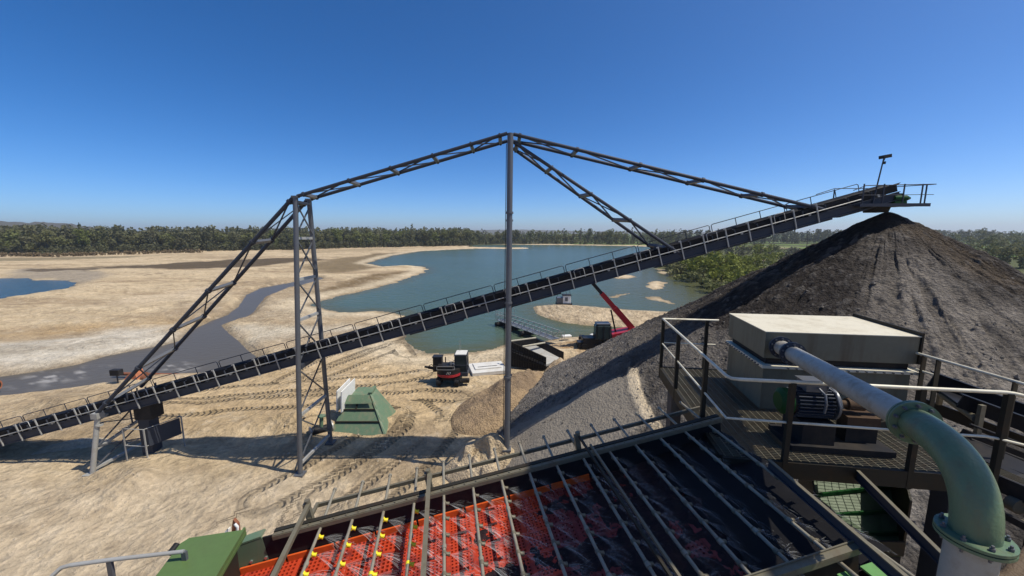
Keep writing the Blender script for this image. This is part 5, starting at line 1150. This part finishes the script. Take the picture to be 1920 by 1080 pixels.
# ------------------------------------------------------------------ maintenance platform
P0 = Vector((2.77, 4.67, 0)); e1 = Vector((.990, -.139, 0)); e2 = Vector((.139, .990, 0)); UP = Vector((0, 0, 1)); FZ = 10.07
def U(a, b_, z): return P0 + e1 * a + e2 * b_ + UP * z
pl = thing('maintenance_platform', 'rusty steel grating platform with cream pipe rails at right', 'platform', U(1.3, 1.5, FZ))
b = MB(); LA, LB = 3.05, 3.45
for k in range(84): y = .03 + k * .041; b.bar(U(.02, y, FZ - .015), U(LA - .02, y, FZ - .015), .006, .03)
for k in range(30): x = .05 + k * .102; b.bar(U(x, .02, FZ - .004), U(x, LB - .02, FZ - .004), .007, .007)
b.build('grating', 'olive_steel', pl)
b = MB()
for p, q in ((U(0, 0, FZ - .10), U(LA, 0, FZ - .10)), (U(0, LB, FZ - .10), U(LA, LB, FZ - .10)), (U(0, .04, FZ - .10), U(0, LB - .04, FZ - .10)), (U(LA, .04, FZ - .10), U(LA, LB - .04, FZ - .10))): b.bar(p, q, .05, .22)
for x in (.9, 1.9): b.ibeam(U(x, .05, FZ - .12), U(x, LB - .05, FZ - .12), .1, .16)
for y in (1.4, 3.0): b.ibeam(U(1.0, y, FZ - .3), U(3.4, y, FZ - .3), .12, .2)
b.build('floor_frame', 'dark_olive', pl)
b = MB(); RZ = FZ + 1.08
b.path([U(1.13, LB, RZ), U(.02, LB, RZ), U(.0, LB - .03, RZ)], .022, 9); b.path([U(0, LB, RZ), U(0, .10, RZ), U(.03, .02, RZ), U(.12, 0, RZ)], .022, 9)
b.path([U(.1, 0, RZ), U(3.0, 0, RZ), U(3.1, 0, RZ - .01), U(3.8, -.25, RZ - .12)], .023, 9)
b.build('top_rail', 'rail_cream', pl)
b = MB(); b.tube(U(0, LB, FZ + .55), U(0, 0, FZ + .55), .015, n=8); b.tube(U(0, 0, FZ + .55), U(2.9, 0, FZ + .52), .016, n=8); b.path([U(2.9, 0, FZ + .52), U(3.0, 0, FZ + .51), U(3.7, -.25, FZ + .42)], .016, 8); b.tube(U(0, LB, FZ + .55), U(1.1, LB, FZ + .55), .015, n=8); b.build('mid_rail', 'rail_cream', pl)
for a, y in ((0, 3.40), (0, 2.25), (0, .82), (.74, 0), (2.16, 0), (3.05, 0), (.9, LB)):
    b = MB(); b.bar(U(a, y, FZ - .22), U(a, y, RZ - .01), .06, .06, e1); b.build('post', 'dark_olive', pl)
b = MB()
for a, y in ((.15, .3), (2.9, .3), (.3, 3.3), (3.4, 3.2)): p = U(a, y, FZ - .2); b.bar(p, (p.x, p.y, -.5), .22, .22, (1, 0, 0))
b.build('support_column', 'dark_steel', pl)
# feed box on the platform
bx = thing('feed_box', 'large beige sheet steel feed box with a pale flat lid on the platform', 'feed box', U(2.2, 2.2, FZ))
def ubox(b, a0, a1, y0, y1, z0, z1): return b.hexa([U(a0, y0, z0), U(a1, y0, z0), U(a1, y1, z0), U(a0, y1, z0), U(a0, y0, z1), U(a1, y0, z1), U(a1, y1, z1), U(a0, y1, z1)])
A0_, A1_, B0_, B1_, ZT = 1.13, 3.32, 1.53, 2.93, 11.40
b = MB(); ubox(b, A0_, A1_, B0_, B1_, 10.97, ZT); b.build('upper_box', 'box_wall_shaded', bx)
b = MB(); ubox(b, A0_ - .012, A1_ + .012, B0_ - .012, B1_ + .012, ZT + .002, ZT + .014); b.build('lid', 'beige_paint', bx)
b = MB(); ubox(b, A0_ + .06, A1_ - .06, B0_ + .06, B1_ - .06, 10.86, 10.968); b.build('seal', 'rubber', bx)
b = MB(); ubox(b, A0_ + .02, A1_ - .04, B0_ + .02, B1_ - .02, FZ + .02, 10.80); b.build('lower_box', 'box_wall_shaded', bx)
b = MB(); ubox(b, A0_ - .03, A1_ + .02, B0_ - .05, B1_ + .03, 10.81, 10.855); b.build('flange', 'beige_paint', bx)
for k in range(14): b = MB(); b.tube(U(A0_ - .03, B0_ + .08 + k * .1, 10.83), U(A0_ - .055, B0_ + .08 + k * .1, 10.83), .014, n=7); b.build('bolt', 'grey_steel', bx)
for k in range(16): b = MB(); b.tube(U(A0_ + .35 + k * .125, B0_ - .05, 10.83), U(A0_ + .35 + k * .125, B0_ - .07, 10.83), .014, n=7); b.build('bolt', 'grey_steel', bx)
b = MB(); ubox(b, A1_ + .012, A1_ + .04, B0_ - .02, B1_ + .05, 10.97, ZT + .07); b.build('end_plate', 'dark_olive', bx)
# electric motor
mo = thing('electric_motor', 'finned electric motor with a green fan cover under the grey pipe on the platform', 'motor', U(1.2, .55, FZ))
mz, my = FZ + .60, .55
def ring(b, a, y, z, r0, r1, l_): b.tube(U(a, y, z), U(a + l_, y, z), r0, r1, n=28)
b = MB(); ring(b, 1.03, my, mz, .165, .165, .50); b.build('frame', 'black_paint', mo)
b = MB()
for k in range(26):
    an = 2 * math.pi * k / 26; d_ = e2 * math.cos(an) + UP * math.sin(an); b.bar(U(1.06, my, mz) + d_ * .185, U(1.50, my, mz) + d_ * .185, .012, .045, d_)
b.build('cooling_fins', 'dark_steel', mo)
b = MB(); ring(b, .88, my, mz, .12, .18, .04); ring(b, .921, my, mz, .18, .18, .10); b.build('fan_cover', 'motor_green', mo)
b = MB(); ring(b, 1.53, my, mz, .22, .22, .03); ring(b, 1.561, my, mz, .22, .15, .05); b.build('end_shield', 'grey_steel', mo)
b = MB(); ubox(b, 1.16, 1.42, my - .12, my + .12, mz + .19, mz + .31); ubox(b, 1.14, 1.44, my - .14, my + .14, mz + .312, mz + .326); b.build('terminal_box', 'grey_steel', mo)
b = MB(); b.path([U(1.3, my - .14, mz + .25), U(1.33, my - .23, mz + .2), U(1.34, my - .25, mz + .08), U(1.34, my - .23, mz - .05)], .016, 8); b.path([U(1.42, my - .13, mz + .26), U(1.48, my - .18, mz + .22), U(1.52, my - .23, mz + .05)], .014, 8); b.build('cable', 'grey_steel', mo)
b = MB(); b.tube(U(1.68, my, mz), U(2.15, my, mz), .05, n=14); b.tube(U(1.75, my, mz), U(1.95, my, mz), .08, n=16); ubox(b, 1.70, 2.1, my - .13, my + .13, mz - .28, mz - .13); b.build('coupling', 'dark_rust', mo)
b = MB(); ubox(b, .95, 2.2, my - .3, my + .3, FZ + .02, FZ + .10); ubox(b, 1.1, 1.5, my - .24, my + .24, FZ + .10, mz - .2); ubox(b, 1.72, 2.1, my - .1, my + .1, FZ + .1, mz - .28); b.build('base_frame', 'black_steel', mo)

# ------------------------------------------------------------------ water pipe with green elbow
p1, p3, pe = D(1466, 652, 6.0), D(1714, 792, 3.12), D(1826, 1006, 2.55); pd = (p3 - p1).normalized(); PRAD = .112
pp = thing('water_pipe', 'thick grey water pipe from the feed box with pale green elbow at right', 'pipe', (pe.x, pe.y, 9.0))
b = MB(); b.tube(p1 - pd * .22, p3, PRAD, n=36, cap=False); b.build('straight_pipe', 'pipe_grey', pp)
def flange(c, d_, r, l_, nb, name, m_, gap=True):
    b = MB(); b.tube(c - d_ * l_, c - d_ * .004, r, n=36); b.tube(c + d_ * .004, c + d_ * l_, r, n=36); o = b.build(name, m_, pp)
    up = Vector((0, 0, 1)) if abs(d_.z) < .9 else Vector((1, 0, 0)); a = d_.cross(up).normalized(); bb = a.cross(d_)
    for q in range(nb):
        k_ = MB(); an = 2 * math.pi * (q + .5) / nb; p = c + (a * math.cos(an) + bb * math.sin(an)) * (r - .03)
        k_.tube(p - d_ * (l_ + .018), p + d_ * (l_ + .018), .015, n=6, smooth=False); k_.tube(p - d_ * (l_ + .035), p + d_ * (l_ + .035), .008, n=8); k_.build('bolt', 'grey_steel', o)
flange(p1 - pd * .02, pd, .17, .02, 10, 'flange', 'dark_steel'); flange(p1.lerp(p3, .15), pd, .17, .022, 10, 'flange', 'dark_steel'); flange(p3, pd, .175, .022, 10, 'flange', 'pipe_green')
dn = Vector((0, 0, -1)); P_, C1, C2, E_ = p3 + pd * .03, p3 + pd * .42, pe - dn * .40, pe
pts = []
for k in range(29):
    t = k / 28; pts.append(P_ * (1 - t) ** 3 + C1 * 3 * t * (1 - t) ** 2 + C2 * 3 * t * t * (1 - t) + E_ * t ** 3)
b = MB(); b.path(pts, [PRAD + .008] * 29, 40, cap=False); b.build('elbow', 'pipe_green', pp)
flange(pe, dn, .185, .024, 8, 'flange', 'pipe_green')
b = MB(); b.tube(pe + dn * .032, pe + dn * 2.6, PRAD + .015, n=36); b.build('riser_pipe', 'pipe_grey', pp)
q0 = pe + dn * .32; b = MB(); b.path([q0 + Vector((.12, -.02, -.05)), q0 + Vector((.3, .0, .0)), q0 + Vector((.5, .08, .06)), q0 + Vector((.9, .25, .10))], .05, 14); o = b.build('side_hose', 'brown_hose', pp)

# ------------------------------------------------------------------ beams, green chute and right-hand machinery
for (a_, c_, lab, h_) in (((D(1442, 862, 4.55)), D(1712, 1092, 2.95), 'long brown beam running towards the camera from the platform, left of two', .10), (D(1592, 866, 5.0), D(1795, 1066, 3.35), 'brown beam running towards the camera from the platform, right of two', .11)):
    t_ = thing('support_beam', lab, 'beam', (a_ + c_) / 2); b = MB(); d_ = (c_ - a_).normalized(); b.bar(a_ - UP * h_ / 2, c_ + d_ * .8 - UP * h_ / 2, .012, h_ - .02); b.bar(a_ - UP * h_, c_ + d_ * .8 - UP * h_, .045, .012); b.build('web', 'dark_steel', t_)
    b = MB(); b.bar(a_, c_ + d_ * .8, .04, .012); b.build('top_flange', 'olive_steel', t_)
gq = thing('green_chute', 'dark green steel chute below the grating platform with sun patches on it', 'chute', G(1600, 960, 9.0))
c = [G(1500, 905, 9.25), G(1665, 880, 9.4), G(1690, 1040, 8.9), G(1530, 1035, 8.75)]; b = MB(); b.prism(c, (0, 0, -.03)); b.build('floor', 'chute_green', gq)
b = MB(); b.prism([c[0], c[1], c[1] + UP * .8, c[0] + UP * .8], (.0, .03, 0)); b.prism([c[0], c[3], c[3] + UP * .5, c[0] + UP * .8], (-.03, 0, 0)); b.prism([c[1], c[2], c[2] + UP * .75, c[1] + UP * .62], (.03, 0, 0)); b.prism([c[3], c[2], c[2] + UP * .2, c[3] + UP * .2], (0, -.03, 0)); b.build('side_plates', 'dark_olive', gq)
b = MB(); 
for s_ in (.25, .55, .8): b.bar(c[0].lerp(c[3], s_) + UP * .03, c[1].lerp(c[2], s_) + UP * .03, .03, .05)
b.build('rib', 'motor_green', gq)
b = MB(); b.hexa([c[0] - UP * 2, c[1] - UP * 2, c[2] - UP * 2, c[3] - UP * 2, c[0] - UP * .04, c[1] - UP * .04, c[2] - UP * .04, c[3] - UP * .04]); b.build('lower_box', 'black_steel', gq)
# feed conveyor at the right edge
fa, fb = G(1768, 745, 10.35), G(1925, 803, 10.05); fd = (fb - fa).normalized(); fn = Vector((-fd.y, fd.x, 0)).normalized(); fb = fa + fd * 7.0
fc = thing('feed_conveyor', 'black belt conveyor with skirt plates behind the rails at the right edge', 'conveyor', fa)
b = MB(); b.obox((fa + fb) / 2 + UP * .05, fd, fn, fd.cross(fn), 7.0, .75, .03); b.build('belt', 'belt', fc)
for s_, hh_ in ((-.45, .20), (.45, .30)):
    b = MB(); b.obox((fa + fb) / 2 + fn * s_ + UP * .12, fd, fn, fd.cross(fn), 7.0, .03, hh_); b.obox((fa + fb) / 2 + fn * s_ + UP * (.12 + hh_ / 2 + .01), fd, fn, fd.cross(fn), 7.0, .10, .02); b.build('skirt_plate', 'belt', fc)
for k in range(8):
    p = fa + fd * (.2 + k * .85); b = MB(); b.bar(p - fn * .55 - UP * .25, p - fn * .55 + UP * .2, .07, .05); b.bar(p + fn * .55 - UP * .25, p + fn * .55 + UP * .2, .07, .05); b.tube(p - fn * .5 - UP * .05, p + fn * .5 - UP * .05, .06, n=10); b.build('idler', 'olive_steel', fc)
b = MB(); b.bar(fa - fn * .6 - UP * .35, fb - fn * .6 - UP * .35, .06, .2); b.bar(fa + fn * .6 - UP * .35, fb + fn * .6 - UP * .35, .06, .2); b.tube(fa - fn * .78 - UP * .1, fb - fn * .78 - UP * .1, .018, n=7); b.tube(fa - fn * .85 - UP * .3, fb - fn * .85 - UP * .3, .022, n=7); b.build('frame', 'black_steel', fc)
b = MB()
for k in range(3): p = fa + fd * (.6 + k * 2.6) - UP * .4; b.bar(p, (p.x, p.y, pile_h(p.x, p.y) - .5 if pile_h(p.x, p.y) > 0 else -.5), .12, .12, (1, 0, 0))
b.build('leg', 'dark_steel', fc)
wr = thing('walkway_rail', 'thin pale two-bar handrail in front of the stockpile at the right edge', 'railing', G(1813, 690, 11.15) - UP * 1.1)
ra, rb = G(1708, 659, 11.15), G(1912, 718, 11.1); rd = (rb - ra).normalized(); b = MB(); b.tube(ra, rb + rd * 1.5, .021, n=9); b.build('top_rail', 'rail_cream', wr)
b = MB(); b.tube(ra - UP * .25, ra.lerp(rb, .28) - UP * .25, .017, n=8); b.build('mid_rail', 'rail_cream', wr)
for t in (.15, .30, .97):
    p = ra.lerp(rb, t); b = MB(); b.bar(p, p - UP * 1.1, .09, .015, rd); b.build('post', 'dark_olive', wr)
b = MB(); b.bar(ra - UP * 1.1, rb + rd * 1.5 - UP * 1.1, .5, .05); b.build('walkway', 'black_steel', wr)
# side walkway, brown frame at lower right
sw_ = thing('side_walkway', 'narrow grating walkway on dark frames behind the green elbow at lower right', 'walkway', G(1880, 890, 10.0))
w0, w1 = G(1845, 872, 10.0), G(1925, 905, 10.0); wd_ = (w1 - w0).normalized(); wn_ = Vector((-wd_.y, wd_.x, 0)); b = MB()
for k in range(9): o_ = wn_ * (-.12 + k * .035); b.bar(w0 + o_, w1 + wd_ * 1.2 + o_, .006, .03)
for k in range(22): p = w0 + wd_ * (k * .1); b.bar(p - wn_ * .13, p + wn_ * .18, .006, .012)
b.build('grating', 'olive_steel', sw_)
b = MB(); b.bar(w0 - wn_ * .16 - UP * .08, w1 + wd_ * 1.2 - wn_ * .16 - UP * .08, .04, .2); b.bar(w0 + wn_ * .2 - UP * .08, w1 + wd_ * 1.2 + wn_ * .2 - UP * .08, .04, .2)
for z in (.25, .55, .7): b.bar(w0 - wn_ * .5 - UP * z, w1 + wd_ * 1.2 - wn_ * .5 - UP * (z + .1), .05, .08)
p = w1 + wd_ * .2; b.bar(p - UP * .1, (p.x, p.y, -.5), .18, .18, (1, 0, 0)); p = w0 - wd_ * .2; b.bar(p - UP * .1, (p.x, p.y, -.5), .18, .18, (1, 0, 0)); b.build('frame', 'black_steel', sw_)
b = MB(); q_ = G(1880, 950, 9.7); b.bar(q_ + Vector((-.2, .1, 0)), q_ + Vector((.7, -.05, 0)), .09, .05); b.bar(q_ + Vector((-.1, -.25, -.02)), q_ + Vector((.7, -.30, -.02)), .05, .08); b.tube(q_ + Vector((.1, -.08, .05)), q_ + Vector((.1, .02, .05)), .09, n=16); b.build('bracket_frame', 'olive_steel', sw_)
# unseen roof added and skewed to shade the deck's feed end, not the pipe
cz = 19.0; cn_ = thing('shade_canopy', 'unseen corrugated sheet roof on a steel frame, added to shade the feed end of the screen', 'shade_canopy', (6.5, 4.1, cz))
b = MB(); n_ = 48; vs = []
for k in range(n_ + 1):
    x = 5.42 + 2.20 * k / n_; x2 = 5.42 + 3.05 * k / n_; zz_ = cz + .03 * (1 if k % 2 else -1); vs += [(x, 2.25, zz_), (x2, 4.95, zz_), (x2, 4.95, zz_ - .01), (x, 2.25, zz_ - .01)]
b.add(vs, [(k * 4 + i, k * 4 + (i + 1) % 4, k * 4 + 4 + (i + 1) % 4, k * 4 + 4 + i) for k in range(n_) for i in range(4)]); b.build('roof_sheet', 'galvanised', cn_)
b = MB()
for x in (5.8, 7.3): b.bar((x, -2.5, cz - .12), (x, 4.9, cz - .12), .12, .16); b.bar((x, -2.5, cz - .22), (x, -2.5, -.5), .25, .25, (1, 0, 0))
b.build('frame', 'dark_steel', cn_)

# ------------------------------------------------------------------ summer air
hz_m = bpy.data.materials.new('haze_air'); hz_m.use_nodes = True; hn = hz_m.node_tree; hn.nodes.clear()
pv_ = hn.nodes.new('ShaderNodeVolumePrincipled'); pv_.inputs['Color'].default_value = (0.86, 0.94, 1.0, 1); pv_.inputs['Density'].default_value = 0.00019; pv_.inputs['Anisotropy'].default_value = 0.2
ho = hn.nodes.new('ShaderNodeOutputMaterial'); hn.links.new(pv_.outputs[0], ho.inputs['Volume']); M['haze_air'] = hz_m
b = MB(); b.box((0, 0, 40), 13400, 13400, 100); hb = b.build('haze', 'haze_air'); hb['kind'] = 'stuff'; hb['label'] = 'thin blue summer haze over the quarry and the far woods'
